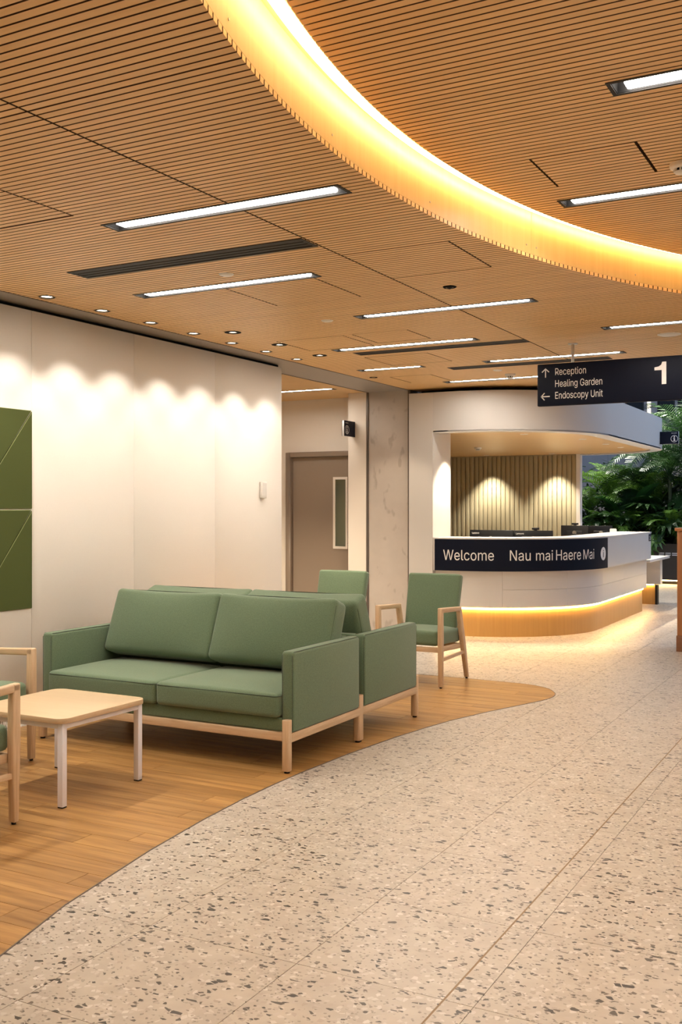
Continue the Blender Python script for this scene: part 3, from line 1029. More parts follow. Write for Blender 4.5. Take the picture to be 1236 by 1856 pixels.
# rounded far end of the bulkhead
ta = [(-4.42 + 1.37 * math.cos(R(90 * i / 12)), 15.75 + 1.37 * math.sin(R(90 * i / 12))) for i in range(13)]
tb = [(-4.42 + 1.20 * math.cos(R(90 * i / 12)), 15.75 + 1.20 * math.sin(R(90 * i / 12))) for i in range(13)]
endp = [(-3.05, 15.75)] + ta[1:] + list(reversed(tb))
mb = MB()
n = len(ta)
vs = [(x, y, z) for z in (2.38, 2.85) for x, y in ta] + [(x, y, z) for z in (2.38, 2.85) for x, y in tb]
fs = []
for i in range(n - 1):
    fs += [(i, i + 1, n + i + 1, n + i), (2 * n + i + 1, 2 * n + i, 3 * n + i, 3 * n + i + 1), (n + i, n + i + 1, 3 * n + i + 1, 3 * n + i), (i + 1, i, 2 * n + i, 2 * n + i + 1)]
fs += [(0, n, 3 * n, 2 * n), (n - 1, 3 * n - 1, 4 * n - 1, 2 * n - 1)]
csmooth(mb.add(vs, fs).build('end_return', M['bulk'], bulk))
MB().box(-7.6, -4.42, 17.02, 17.12, 2.38, 2.85).build('rear_fascia', M['bulk'], bulk)
MB().prism([(x, y) for x, y in pl_], 2.80, 2.82).build('lid', M['black'], bulk)
# black sheet added so the shadow gap over the bulkhead front reads dark
csmooth(cband(1.18, 1.22, 2.83, 3.6, -5.0, 12.6, 28, 0, 26).build('shadow_gap_backing', M['black'], bulk))
# far slatted wall
bw = MB().box(-7.6, -4.62, 17.03, 17.10, 0, 2.40).build('wall_slatted', M['slatedge'])
tag(bw, 'cream grooved timber wall behind the reception desk', 'wall', kind='structure')
x = -4.665
while x > -7.3:
    MB().box(x - 0.083, x - 0.009, 17.005, 17.03, 0.0, 2.40).build('slat', M['backwall'], bw, bevel=0.003, seg=1)
    x -= 0.083
MB().box(-4.665, -4.60, 16.98, 17.12, 0, 2.40).build('edge_trim', M['white'], bw)
o = MB().box(-7.7, -7.6, 11.62, 17.1, 0, 2.85).build('wall_office', M['backwall'])
tag(o, 'inner side wall of the reception bay', 'wall', kind='structure')

# ---- counter
ctr = thing('reception_counter', 'curved white reception counter with dark welcome band and glowing timber plinth', 'counter', (0, 0, 0))
csmooth(cband(1.31, 1.37, 0.0, 0.345, -4.73, 15.09).build('plinth', M['plinth'], ctr))['label'] = 'honey timber plinth lit from above'
led = cband(1.372, 1.392, 0.318, 0.332, -4.73, 15.06)
csmooth(led.build('led_strip', M['plinthled'], ctr))
csmooth(cband(1.29, 1.40, 0.345, 0.36, -4.73, 15.09).build('underside', M['counter'], ctr))
# body panels: outer skin in two rows with recessed joints
csmooth(cband(1.29, 1.415, 0.352, 0.765, -4.73, 15.09).build('carcass', M['grout'], ctr))
def cpanel(r0, r1, z0, z1, s0, s1):
    """piece of the counter skin between arc lengths s0 and s1 of the outer line"""
    def pt(r, s):
        L1 = CX_ + 4.73
        L2 = L1 + 1.43 * PI / 2
        if s <= L1: return (-4.73 + s, CY_ - r)
        if s <= L2:
            a = -PI / 2 + (s - L1) / 1.43
            return (CX_ + r * math.cos(a), CY_ + r * math.sin(a))
        return (CX_ + r, CY_ + s - L2)
    k = max(2, int((s1 - s0) / 0.06))
    A = [pt(r1, s0 + (s1 - s0) * i / k) for i in range(k + 1)]
    B = [pt(r0, s0 + (s1 - s0) * i / k) for i in range(k + 1)]
    n = len(A)
    vs = [(x, y, z) for z in (z0, z1) for x, y in A] + [(x, y, z) for z in (z0, z1) for x, y in B]
    fs = []
    for i in range(n - 1):
        fs += [(i, i + 1, n + i + 1, n + i), (2 * n + i + 1, 2 * n + i, 3 * n + i, 3 * n + i + 1),
               (n + i, n + i + 1, 3 * n + i + 1, 3 * n + i), (i + 1, i, 2 * n + i, 2 * n + i + 1)]
    fs += [(0, n, 3 * n, 2 * n), (n - 1, 3 * n - 1, 4 * n - 1, 2 * n - 1)]
    return MB().add(vs, fs)
TOTAL = (CX_ + 4.73) + 1.43 * PI / 2 + (15.10 - CY_)
gap = 0.0012
csmooth(cpanel(1.415, 1.43, 0.345, 0.765, 0, 0.80 - gap).build('panel', M['counter'], ctr))
cuts = [0.80, 1.62, 2.43, 3.60, TOTAL]
for a, b in zip(cuts, cuts[1:]):
    for z0, z1 in ((0.345, 0.552), (0.552, 0.765)):
        csmooth(cpanel(1.415, 1.43, z0 + gap, z1 - gap, a + gap, b - gap).build('panel', M['counter'], ctr))
# upper band and its dark welcome graphic
L1 = CX_ + 4.73
ARC = L1 + 1.43 * PI / 2
csmooth(cpanel(1.30, 1.495, 0.765, 1.135, 0.0, TOTAL - 0.01).build('upper_band', M['counter'], ctr))
gr = csmooth(cpanel(1.495, 1.502, 0.767, 1.133, 0.02, ARC - 0.03).build('welcome_band', M['navy'], ctr))
gr['label'] = 'near-black band with white welcome lettering'
def wrap(me, s_off, z_off, r):
    for v in me.vertices:
        s, z, d = v.co.x + s_off, v.co.y + z_off, v.co.z
        L2 = L1 + 1.502 * PI / 2
        if s <= L1: q = (-4.73 + s, CY_ - r - d, z)
        elif s <= L2:
            a = -PI / 2 + (s - L1) / 1.502
            q = (CX_ + (r + d) * math.cos(a), CY_ + (r + d) * math.sin(a), z)
        else: q = (CX_ + r + d, CY_ + s - L2, z)
        v.co = q
    return me
def band_text(txt, s0, s1, zb, cap):
    me = text_mesh(txt, 0.2, 0.0)
    ys_ = [v.co.y for v in me.vertices]
    me2 = fit_text(me, 0, s1 - s0, 0, None)
    # cut long edges so the flat letters follow the curve
    bm = bmesh.new()
    bm.from_mesh(me2)
    for f in range(2):
        es = [e for e in bm.edges if e.calc_length() > 0.04]
        if es: bmesh.ops.subdivide_edges(bm, edges=es, cuts=1)
    bmesh.ops.triangulate(bm, faces=bm.faces)
    bm.to_mesh(me2)
    bm.free()
    if cap:
        mx = max(v.co.y for v in me2.vertices)
        for v in me2.vertices: v.co.y *= cap / mx
    wrap(me2, s0, zb, 1.5042)
    me2.materials.clear()
    me2.materials.append(M['letter'])
    return link('lettering', me2, gr)
band_text('Welcome', 0.130, 0.727, 0.892, 0.118)
band_text('Nau', 0.908, 1.150, 0.892, 0.118)
band_text('mai', 1.214, 1.427, 0.892, 0.118)
band_text('Haere', 1.470, 1.841, 0.892, 0.118)
band_text('Mai', 1.883, 2.095, 0.892, 0.118)
# white info roundel at the end of the dark band
def roundel(s, z, rad):
    vs = [Vector((rad * math.cos(2 * PI * i / 24), rad * math.sin(2 * PI * i / 24), 0)) for i in range(24)]
    me = bpy.data.meshes.new('roundel')
    me.from_pydata(vs, [], [tuple(range(24))])
    wrap(me, s, z, 1.5045)
    me.materials.append(M['letter'])
    o = link('roundel', me, gr)
    t_ = text_mesh('i', 0.17)
    xs = [v.co.x for v in t_.vertices]
    mx = max(v.co.y for v in t_.vertices)
    for v in t_.vertices:
        v.co.x = (v.co.x - (min(xs) + max(xs)) / 2) * 1.5
        v.co.y -= mx / 2
    wrap(t_, s, z, 1.5062)
    t_.materials.clear()
    t_.materials.append(M['navy'])
    link('information_mark', t_, gr)
roundel(2.335, 0.945, 0.080)
ct = csmooth(cpanel(1.02, 1.50, 1.135, 1.150, -0.0, TOTAL - 0.0).build('countertop', M['counter'], ctr))
# staff desk behind the band
MB().prism([(-4.72, 11.40), (-4.1, 11.45), (-3.6, 11.9), (-3.36, 12.55), (-3.36, 14.95), (-4.1, 14.95), (-4.1, 12.95), (-4.6, 12.4), (-4.72, 12.4)], 0.71, 0.74).build('staff_desk', M['counter'], ctr)
MB().box(-3.60, -3.50, 14.6, 14.9, 0, 0.71).build('desk_support', M['counter'], ctr)
pq = MB().box(-3.056, -3.050, 14.93, 15.09, 1.02, 1.12).build('plaque', M['navy'], ctr)
pq['label'] = 'small navy plaque near the end of the counter'
me = text_mesh('16', 0.085)
me = fit_text(me, 0, 0.10, 0, None)
for v in me.vertices:
    v.co = (-3.0492, 14.96 + v.co.x, 1.035 + v.co.y * 0.9)
me.materials.clear(); me.materials.append(M['letter'])
link('lettering', me, pq)

# lower accessible desk past the counter's end
ld = thing('side_desk', 'low white desk past the far end of the reception counter', 'desk', (0, 0, 0))
MB().box(-3.75, -3.075, 15.12, 16.62, 0.705, 0.742).build('desk_top', M['counter'], ld, bevel=0.003)
MB().box(-4.2, -3.14, 16.2, 16.36, 0.315, 0.705).build('end_panel', M['counter'], ld)
MB().box(-4.2, -3.225, 16.24, 16.34, 0.0, 0.315).build('plinth', M['plinth'], ld)
MB().box(-3.225, -3.19, 16.23, 16.345, 0.0, 0.30).build('plinth_end', M['darkmetal'], ld)
MB().box(-4.2, -3.24, 16.215, 16.23, 0.300, 0.312).build('led_strip', M['plinthled'], ld)

# ---- monitors on the staff desk
def monitor(name, label, x, y, z, rz, w, h, brand=True, cam_=None):
    t = thing(name, label, 'monitor', (x, y, 0.74), rz, 'monitors behind the counter')
    zc = z - 0.74
    MB().box(-w / 2, w / 2, 0.0, 0.022, zc - h, zc).build('housing', M['blackplastic'], t, bevel=0.004)
    MB().box(-w * 0.3, w * 0.3, -0.022, 0.0, zc - h * 0.8, zc - h * 0.22).build('rear_bulge', M['blackplastic'], t, bevel=0.008)
    MB().box(-w / 2 + 0.008, w / 2 - 0.008, 0.022, 0.0225, zc - h + 0.012, zc - 0.008).build('screen', M['glassdark'], t)
    st = MB().box(-0.035, 0.035, -0.055, -0.022, 0.012, zc - h * 0.35)
    st.build('stand', M['blackplastic'], t, bevel=0.005)
    MB().box(-0.12, 0.12, -0.14, 0.06, 0.0, 0.014).build('base', M['blackplastic'], t, bevel=0.004)
    if brand:
        me = fit_text(text_mesh('Lenovo', 0.03), 0, 0.095, 0, None)
        for v in me.vertices:
            v.co = (-w / 2 + 0.03 + v.co.x, -0.0006, zc - 0.048 + v.co.y)
        me.materials.clear(); me.materials.append(M['letter'])
        link('lettering', me, t)
    # round hinge badge on the back
    lb = MB().cyl(0, 0, 0, 0.002, 0.028, n=20)
    lb.v = [(p[0], -p[2] - 0.0225, p[1] + zc - h * 0.30) for p in lb.v]
    lb.build('badge', M['steel'], t)
    return t
monitor('monitor', 'wide black monitor back behind the word Welcome, first from the pier', -4.365, 12.02, 1.222, R(-4), 0.575, 0.345)
monitor('monitor', 'black monitor back with a webcam, behind the dark welcome band', -3.855, 12.10, 1.220, R(14), 0.475, 0.33)
monitor('monitor', 'black monitor back standing in front of the grooved wall edge', -3.88, 14.04, 1.252, R(10), 0.370, 0.33, False)
monitor('monitor', 'black monitor back nearest the garden on the reception desk', -3.635, 14.50, 1.243, R(30), 0.345, 0.33, False)
def webcam(label, x, y, z, rz):
    t = thing('webcam', label, 'webcam', (x, y, z), rz, 'webcams on the reception monitors')
    MB().box(-0.045, 0.045, -0.015, 0.02, 0.008, 0.034).build('body', M['blackplastic'], t, bevel=0.006)
    MB().box(-0.02, 0.02, -0.012, 0.012, 0.0, 0.009).build('clip', M['blackplastic'], t)
webcam('small black webcam on the second monitor from the pier', -3.83, 12.118, 1.2205, R(14))
webcam('small black webcam on the monitor by the grooved wall edge', -3.875, 14.055, 1.2525, R(10))
t = thing('card_holder', 'small white card holder on the counter near the garden', 'holder', (-3.42, 14.35, 1.1501), R(20))
MB().prism_x([(-0.02, 0), (0.02, 0), (0.02, 0.015), (0.005, 0.05), (0.0, 0.05), (-0.012, 0.012)], -0.045, 0.045).build('holder', M['plastic'], t)
MB().prism_x([(0.006, 0.012), (0.008, 0.012), (0.016, 0.058), (0.014, 0.058)], -0.04, 0.04).build('card', M['letter'], t)

# ================================================================== CEILING FITTINGS
def linear_light(x0, x1, y0, y1, z, label):
    w, d = x1 - x0, y1 - y0
    t = thing('linear_light', label, 'light', ((x0 + x1) / 2, (y0 + y1) / 2, z), 0, 'recessed linear lights')
    fl = 0.016
    f_ = MB()
    zb = -0.003
    f_.box(-w / 2, w / 2, -d / 2, -d / 2 + fl, zb, 0.006).box(-w / 2, w / 2, d / 2 - fl, d / 2, zb, 0.006)
    f_.box(-w / 2, -w / 2 + fl, -d / 2 + fl, d / 2 - fl, zb, 0.006).box(w / 2 - fl, w / 2, -d / 2 + fl, d / 2 - fl, zb, 0.006)
    f_.build('frame', M['darkmetal'], t)
    hs = MB()
    a, b = w / 2 - fl + 0.001, d / 2 - fl + 0.001
    zt = 0.062
    hs.box(-a, a, -b, -b + 0.004, 0.0, zt).box(-a, a, b - 0.004, b, 0.0, zt).box(-a, -a + 0.004, -b, b, 0.0, zt).box(a - 0.004, a, -b, b, 0.0, zt).box(-a, a, -b, b, zt, zt + 0.004)
    hs.build('housing', M['black'], t)
    df = MB().box(-a + 0.045, a - 0.045, -0.020, 0.044, 0.004, 0.020)
    df.build('diffuser', M['linear'], t, bevel=0.004)
    return t
for L_ in LIGHTS_LOW + LIGHTS_BACK:
    linear_light(*L_[:4], ZC, L_[4])
for L_ in LIGHTS_UP:
    linear_light(*L_[:4], ZU, L_[4])
linear_light(*CL, ZC, 'linear light in the side corridor ceiling beyond the cream wall')

for x0, x1, y0, y1, lab in VENTS:
    t = thing('air_grille', lab, 'vent', ((x0 + x1) / 2, (y0 + y1) / 2, ZC), 0, 'linear air grilles')
    w, d = x1 - x0, y1 - y0
    f_ = MB()
    fl = 0.022
    f_.box(-w / 2, w / 2, -d / 2, -d / 2 + fl, -0.003, 0.012).box(-w / 2, w / 2, d / 2 - fl, d / 2, -0.003, 0.012)
    f_.box(-w / 2, -w / 2 + fl, -d / 2 + fl, d / 2 - fl, -0.003, 0.012).box(w / 2 - fl, w / 2, -d / 2 + fl, d / 2 - fl, -0.003, 0.012)
    f_.build('frame', M['ventgrey'], t)
    MB().box(-w / 2 + 0.013, w / 2 - 0.013, -d / 2 + 0.013, d / 2 - 0.013, 0.05, 0.06).build('backing', M['black'], t)
    nb = 3
    inner = d - 2 * fl
    for i in range(nb):
        yc = -inner / 2 + inner * (i + 0.5) / nb
        MB().box(-w / 2 + fl, w / 2 - fl, yc - inner / nb * 0.36, yc + inner / nb * 0.36, 0.0, 0.012).build('blade', M['ventgrey'], t)

def downlight(x, y, z, label, r, rim, black, group, energy, size, blend, col=(1, 0.86, 0.66), tilt=(0, 0, 0), lens=0.72):
    t = thing('downlight', label, 'light', (x, y, z), 0, group)
    rm = M['black'] if black else (M['white'] if 'soffit' in (group or '') else M['darkmetal'])
    MB().lathe(0, 0, [(r - rim, 0.004), (r - rim, -0.003), (r - rim * 0.5, -0.0045), (r, -0.003), (r, 0.004)], 28).build('rim', rm, t, smooth=True)
    MB().lathe(0, 0, [(r - rim, -0.001), (r * lens, 0.003), (r * lens, 0.020)], 28).build('reflector', M['steel'] if not black else M['plastic'], t, smooth=True)
    MB().cyl(0, 0, 0.004, 0.022, r * lens, n=24).build('lens', M['lamp'], t)
    if energy:
        spot_light(t, (0, 0, -0.008), energy, size, blend, col, tilt, 0.018)
    return t
nice = ['first', 'second', 'third', 'fourth', 'fifth', 'sixth', 'seventh']
for k, (x, y) in enumerate(WASH):
    i = k - 6
    lab = (f'{nice[i]} silver wall-washing downlight of the row along the cream wall, counted from the near end' if i >= 0 else
           f'{nice[-1 - i]} wall-washing downlight beyond the frame edge, counted away from the frame')
    downlight(x, y, ZC, lab, 0.052, 0.008, False, 'wall washing downlights', WASH_W * (2.2 if -5 < i < 0 else 1), 94, 0.5, (1, 0.92, 0.81))
for i, (x, y) in enumerate(DOWN):
    downlight(x, y, ZC, ['nearest', 'middle', 'farthest'][i] + ' of the three black rimmed downlights beside the wall washers', 0.066, 0.034, True,
              'black rimmed downlights', SPOT_W, 38, 0.6, lens=0.42)

def disc(name, label, cat, x, y, z, r, mat, prof=None):
    t = thing(name, label, cat, (x, y, z))
    if prof is None: prof = [(0.0001, -0.008), (r * 0.85, -0.008), (r, -0.004), (r, 0.0)]
    MB().lathe(0, 0, prof, 28).build('cover', mat, t, smooth=True)
    MB().lathe(0, 0, [(r * 1.06, 0.001), (r * 1.06, -0.002), (r * 0.98, -0.0035)], 28).build('rim', mat, t)
    return t
disc('ceiling_speaker', 'small white disc near the first air grille in the slat ceiling', 'disc', -3.514, 5.07, ZC, 0.043, M['plastic'])
disc('ceiling_speaker', 'small white disc in the slat ceiling above the cream wall end', 'disc', -3.719, 6.684, ZC, 0.043, M['plastic'])
disc('ceiling_speaker', 'large round white speaker in the ceiling above the number 1 sign', 'speaker', -1.582, 8.527, ZC, 0.088, M['plastic'])
disc('ceiling_speaker', 'tiny white disc beside the smoke detector near the reception', 'disc', -3.53, 9.91, ZC, 0.045, M['plastic'])
def smoke(label, x, y, z, r=0.055):
    t = thing('smoke_detector', label, 'detector', (x, y, z))
    MB().lathe(0, 0, [(0.0001, -0.045), (r * 0.55, -0.045), (r * 0.62, -0.038)], 24).build('sensor_cap', M['plastic'], t, smooth=True)
    MB().lathe(0, 0, [(r * 0.62, -0.026), (r * 0.95, -0.022), (r, -0.012), (r, 0.0)], 24).build('body', M['plastic'], t, smooth=True)
    MB().lathe(0, 0, [(r * 0.5, -0.040), (r * 0.5, -0.024)], 24).build('sensor_core', M['black'], t)
    for i in range(8):
        a = 2 * PI * i / 8
        b = MB().box(r * 0.5, r * 0.66, -0.004, 0.004, -0.040, -0.024)
        b.v = [(p[0] * math.cos(a) - p[1] * math.sin(a), p[0] * math.sin(a) + p[1] * math.cos(a), p[2]) for p in b.v]
        b.build('rib', M['plastic'], t)
    return t
smoke('white smoke detector in front of the farthest linear light', -3.52, 10.27, ZC)
smoke('white smoke detector at the frame edge in the raised ceiling', -0.865, 4.965, ZU)
smoke('white smoke detector under the reception soffit', -5.45, 14.43, 2.40)
def sensor(label, x, y, z, r):
    t = thing('motion_sensor', label, 'sensor', (x, y, z))
    MB().lathe(0, 0, [(r * 0.55, -0.006), (r * 0.9, -0.006), (r, -0.002), (r, 0.0)], 28).build('rim', M['black'], t, smooth=True)
    MB().lathe(0, 0, [(0.0001, -0.016), (r * 0.28, -0.013), (r * 0.5, -0.004), (r * 0.58, -0.003)], 24).build('eye', M['blackplastic'], t, smooth=True)
sensor('round black sensor in the slat ceiling under the curved fascia', -2.467, 6.03, ZC, 0.043)

for i, (x, y) in enumerate(((-6.25, 9.6), (-7.3, 9.7))):
    downlight(x, y, ZC, ['corridor downlight hidden behind the cream wall, nearer the nib', 'corridor downlight hidden behind the cream wall, farther left'][i], 0.052, 0.008, False,
              'corridor downlights', 190, 110, 0.8)
downlight(-4.906, 9.84, ZC, 'small black downlight by the concrete column, aimed at it', 0.044, 0.02, True, None, 40, 60, 0.6, tilt=(R(32), 0, R(17)), lens=0.4)
# soffit downlights over the reception
SOFF = [(-4.44, 11.43), (-3.97, 12.10), (-3.58, 13.34), (-3.57, 14.54), (-3.57, 15.45), (-3.81, 16.55), (-6.15, 16.70), (-5.0, 16.70)]
words = ['soffit downlight nearest the white pier', 'soffit downlight second from the pier along the curved edge', 'soffit downlight third along the curved edge',
         'soffit downlight fourth along the curved edge', 'soffit downlight fifth along the curved edge', 'soffit downlight at the garden end of the curve',
         'soffit downlight washing the grooved wall nearer the pier', 'soffit downlight washing the grooved wall nearer the garden']
for i, (x, y) in enumerate(SOFF):
    downlight(x, y, 2.40, words[i], 0.05, 0.008, False, 'reception soffit downlights', SOFFIT_W * (0.78 if i > 5 else 1), 84, 0.7 if i > 5 else 0.5)
downlight(-6.30, 12.40, 2.40, 'downlight in the room behind the taupe door, out of sight', 0.05, 0.008, False, None, 22, 110, 0.6)
# high atrium downlights (out of frame, they light the floor past the hall ceiling)
for nth, (x, y) in enumerate(((-1.75, 12.75), (-1.75, 14.6), (-1.75, 16.6))):
    t = downlight(x, y, 6.2, nice[nth] + ' high atrium downlight above the passage, out of frame, counted from the hall', 0.12, 0.02, False, 'high atrium downlights', ATRIUM_W, 30, 0.4, (1, 0.9, 0.76))

# ================================================================== HANGING SIGN
sg = thing('hanging_sign', 'navy ceiling-hung direction sign with large number 1 and arrows', 'sign', (-2.70, 8.59, 2.374))
SW, SH = 1.62, 0.363
MB().box(0, SW, -0.001, 0.045, 0, SH).build('panel', M['navy'], sg, bevel=0.008, seg=2)
for x in (0.305, SW - 0.305):
    p_ = MB().cyl(x, 0.022, SH - 0.002, ZC - 2.374 - 0.003, 0.0135, n=16).build('post', M['steel'], sg, smooth=True)
    p_.data.set_sharp_from_angle(angle=R(40))
    MB().lathe(x, 0.022, [(0.0136, ZC - 2.374 - 0.010), (0.040, ZC - 2.374 - 0.008), (0.042, ZC - 2.374 - 0.0005), (0.0136, ZC - 2.374 - 0.0005)], 20).build('ceiling_flange', M['steel'], p_)
def sign_text(txt, x0, x1, zb, cap=None, bold=0.0):
    me = fit_text(text_mesh(txt, 0.08, 0.0, bold), x0, x1, 0, None)
    if cap:
        mx = max(v.co.y for v in me.vertices)
        for v in me.vertices: v.co.y *= cap / mx
    for v in me.vertices:
        v.co = (v.co.x, -0.0022, zb + v.co.y)
    me.materials.clear(); me.materials.append(M['letter'])
    return link('lettering', me, sg)
sign_text('Reception', 0.159, 0.425, 0.262, 0.060)
sign_text('Healing Garden', 0.159, 0.562, 0.160, 0.060)
sign_text('Endoscopy Unit', 0.159, 0.566, 0.059, 0.060)
one = MB()
o1 = [(0.062, 0.0), (0.098, 0.0), (0.098, 0.183), (0.066, 0.183), (0.058, 0.160), (0.038, 0.146), (0.004, 0.140), (0.004, 0.116), (0.062, 0.116)]
one.add([(0.985 + x, -0.0022, 0.134 + z) for x, z in o1], [tuple(range(len(o1)))])
one.build('lettering', M['letter'], sg)
def arrow(cx, cz, ang, l=0.075):
    mb = MB()
    def bar(a, b, w):
        a, b = Vector(a), Vector(b)
        d = (b - a).normalized()
        n_ = Vector((-d.y, d.x)) * w / 2
        q = [a - n_, b - n_, b + n_, a + n_]
        q = [Vector((p.x * math.cos(ang) - p.y * math.sin(ang), p.x * math.sin(ang) + p.y * math.cos(ang))) for p in q]
        mb.add([(cx + p.x, -0.0022, cz + p.y) for p in q], [(0, 1, 2, 3)])
    bar((0, -l / 2), (0, l / 2), 0.009)
    bar((-0.031, l / 2 - 0.029), (0.003, l / 2 + 0.003), 0.009)
    bar((0.031, l / 2 - 0.029), (-0.003, l / 2 + 0.003), 0.009)
    mb.build('arrow', M['letter'], sg)
arrow(0.074, 0.283, 0)
arrow(0.074, 0.082, R(90))

# ---- projecting information signs
def info_sign(label, loc, rz, txt_x, flip=False):
    t = thing('information_sign', label, 'sign', loc, rz, 'projecting information signs')
    w, h, d = 0.275, 0.188, 0.032
    MB().box(0, w, -d / 2 + 0.003, d / 2 - 0.003, 0, h).build('body', M['letter'], t, bevel=0.002, seg=1)
    for s in (-1, 1):
        f_ = MB().box(0.0008, w - 0.0008, s * d / 2 - 0.003, s * d / 2 + 0.003, 0.0008, h - 0.0008).build('face', M['navy'], t)
    yf = -d / 2 - 0.0042
    ring = MB()
    k = 32
    ro, ri = 0.052, 0.046
    vs = [(txt_x + r_ * math.cos(2 * PI * i / k), yf, 0.078 + r_ * math.sin(2 * PI * i / k)) for i in range(k) for r_ in (ro, ri)]
    ring.add(vs, [(2 * i, (2 * i + 2) % (2 * k), (2 * i + 3) % (2 * k), 2 * i + 1) for i in range(k)])
    ring.add([(txt_x + 0.0105 * math.cos(2 * PI * i / 14), yf, 0.105 + 0.0105 * math.sin(2 * PI * i / 14)) for i in range(14)], [tuple(range(14))])
    ring.box(txt_x - 0.009, txt_x + 0.009, yf, yf + 0.0004, 0.050, 0.088).box(txt_x - 0.016, txt_x, yf, yf + 0.0004, 0.081, 0.089).box(txt_x - 0.017, txt_x + 0.017, yf, yf + 0.0004, 0.045, 0.053)
    ring.build('information_mark', M['letter'], t)
    me = fit_text(text_mesh('Reception', 0.02), 0, 0.075, 0, None)
    for v in me.vertices: v.co = (txt_x - 0.04 + v.co.x, yf, 0.155 + v.co.y)
    me.materials.clear(); me.materials.append(M['letter'])
    link('lettering', me, t)
info_sign('small navy information sign projecting from the nib wall above the door', (-5.795, 10.808, 2.36), R(90), 0.062)
info_sign('small navy information sign projecting from the end of the white bulkhead', (-3.055, 15.72, 2.445), 0, 0.215)

# ---- room sensor on the lounge wall
t = thing('wall_sensor', 'small white box on the cream wall near its far end', 'sensor', (WX, 8.21, 1.59))
MB().box(0.0, 0.03, -0.045, 0.045, 0.0, 0.155).build('housing', M['plastic'], t, bevel=0.006)
MB().box(0.030, 0.0315, -0.036, 0.036, 0.02, 0.14).build('cover', M['plastic'], t)

# ---- green acoustic panels
ap = thing('acoustic_panel', 'olive green felt wall panels cut on the diagonal, on the cream wall', 'panel', (WX, 0, 0))
g_ = 0.004
for c in range(3):
    yb = 5.245 - c * 0.53
    ya = yb - 0.53
    for r_ in range(2):
        z0 = 0.797 + r_ * 0.691
        z1 = z0 + 0.691 - 0.003
        for tri in (((ya + g_, z0 + g_), (yb - g_ * 0.3, z0 + g_), (yb - g_ * 0.3, z1 - g_ * 2.2)), ((ya + g_, z0 + g_ * 2.6), (yb - g_ * 1.5, z1 - g_ * 0.3), (ya + g_, z1 - g_ * 0.3))):
            mb = MB()
            ctr_ = [sum(p[i] for p in tri) / 3 for i in range(2)]
            top = [(p[0] + (ctr_[0] - p[0]) * 0.014, p[1] + (ctr_[1] - p[1]) * 0.014) for p in tri]
            vs = [(0.0, y, z) for y, z in tri] + [(0.009, y, z) for y, z in tri] + [(0.012, y, z) for y, z in top]
            mb.add(vs, [(0, 2, 1), (0, 1, 4, 3), (1, 2, 5, 4), (2, 0, 3, 5)], 0)
            mb.add(vs, [(3, 4, 7, 6), (4, 5, 8, 7), (5, 3, 6, 8)], 1)
            mb.add(vs, [(6, 7, 8)], 0)
            mb.build('felt_panel', [M['felt'], M['feltedge']], ap)

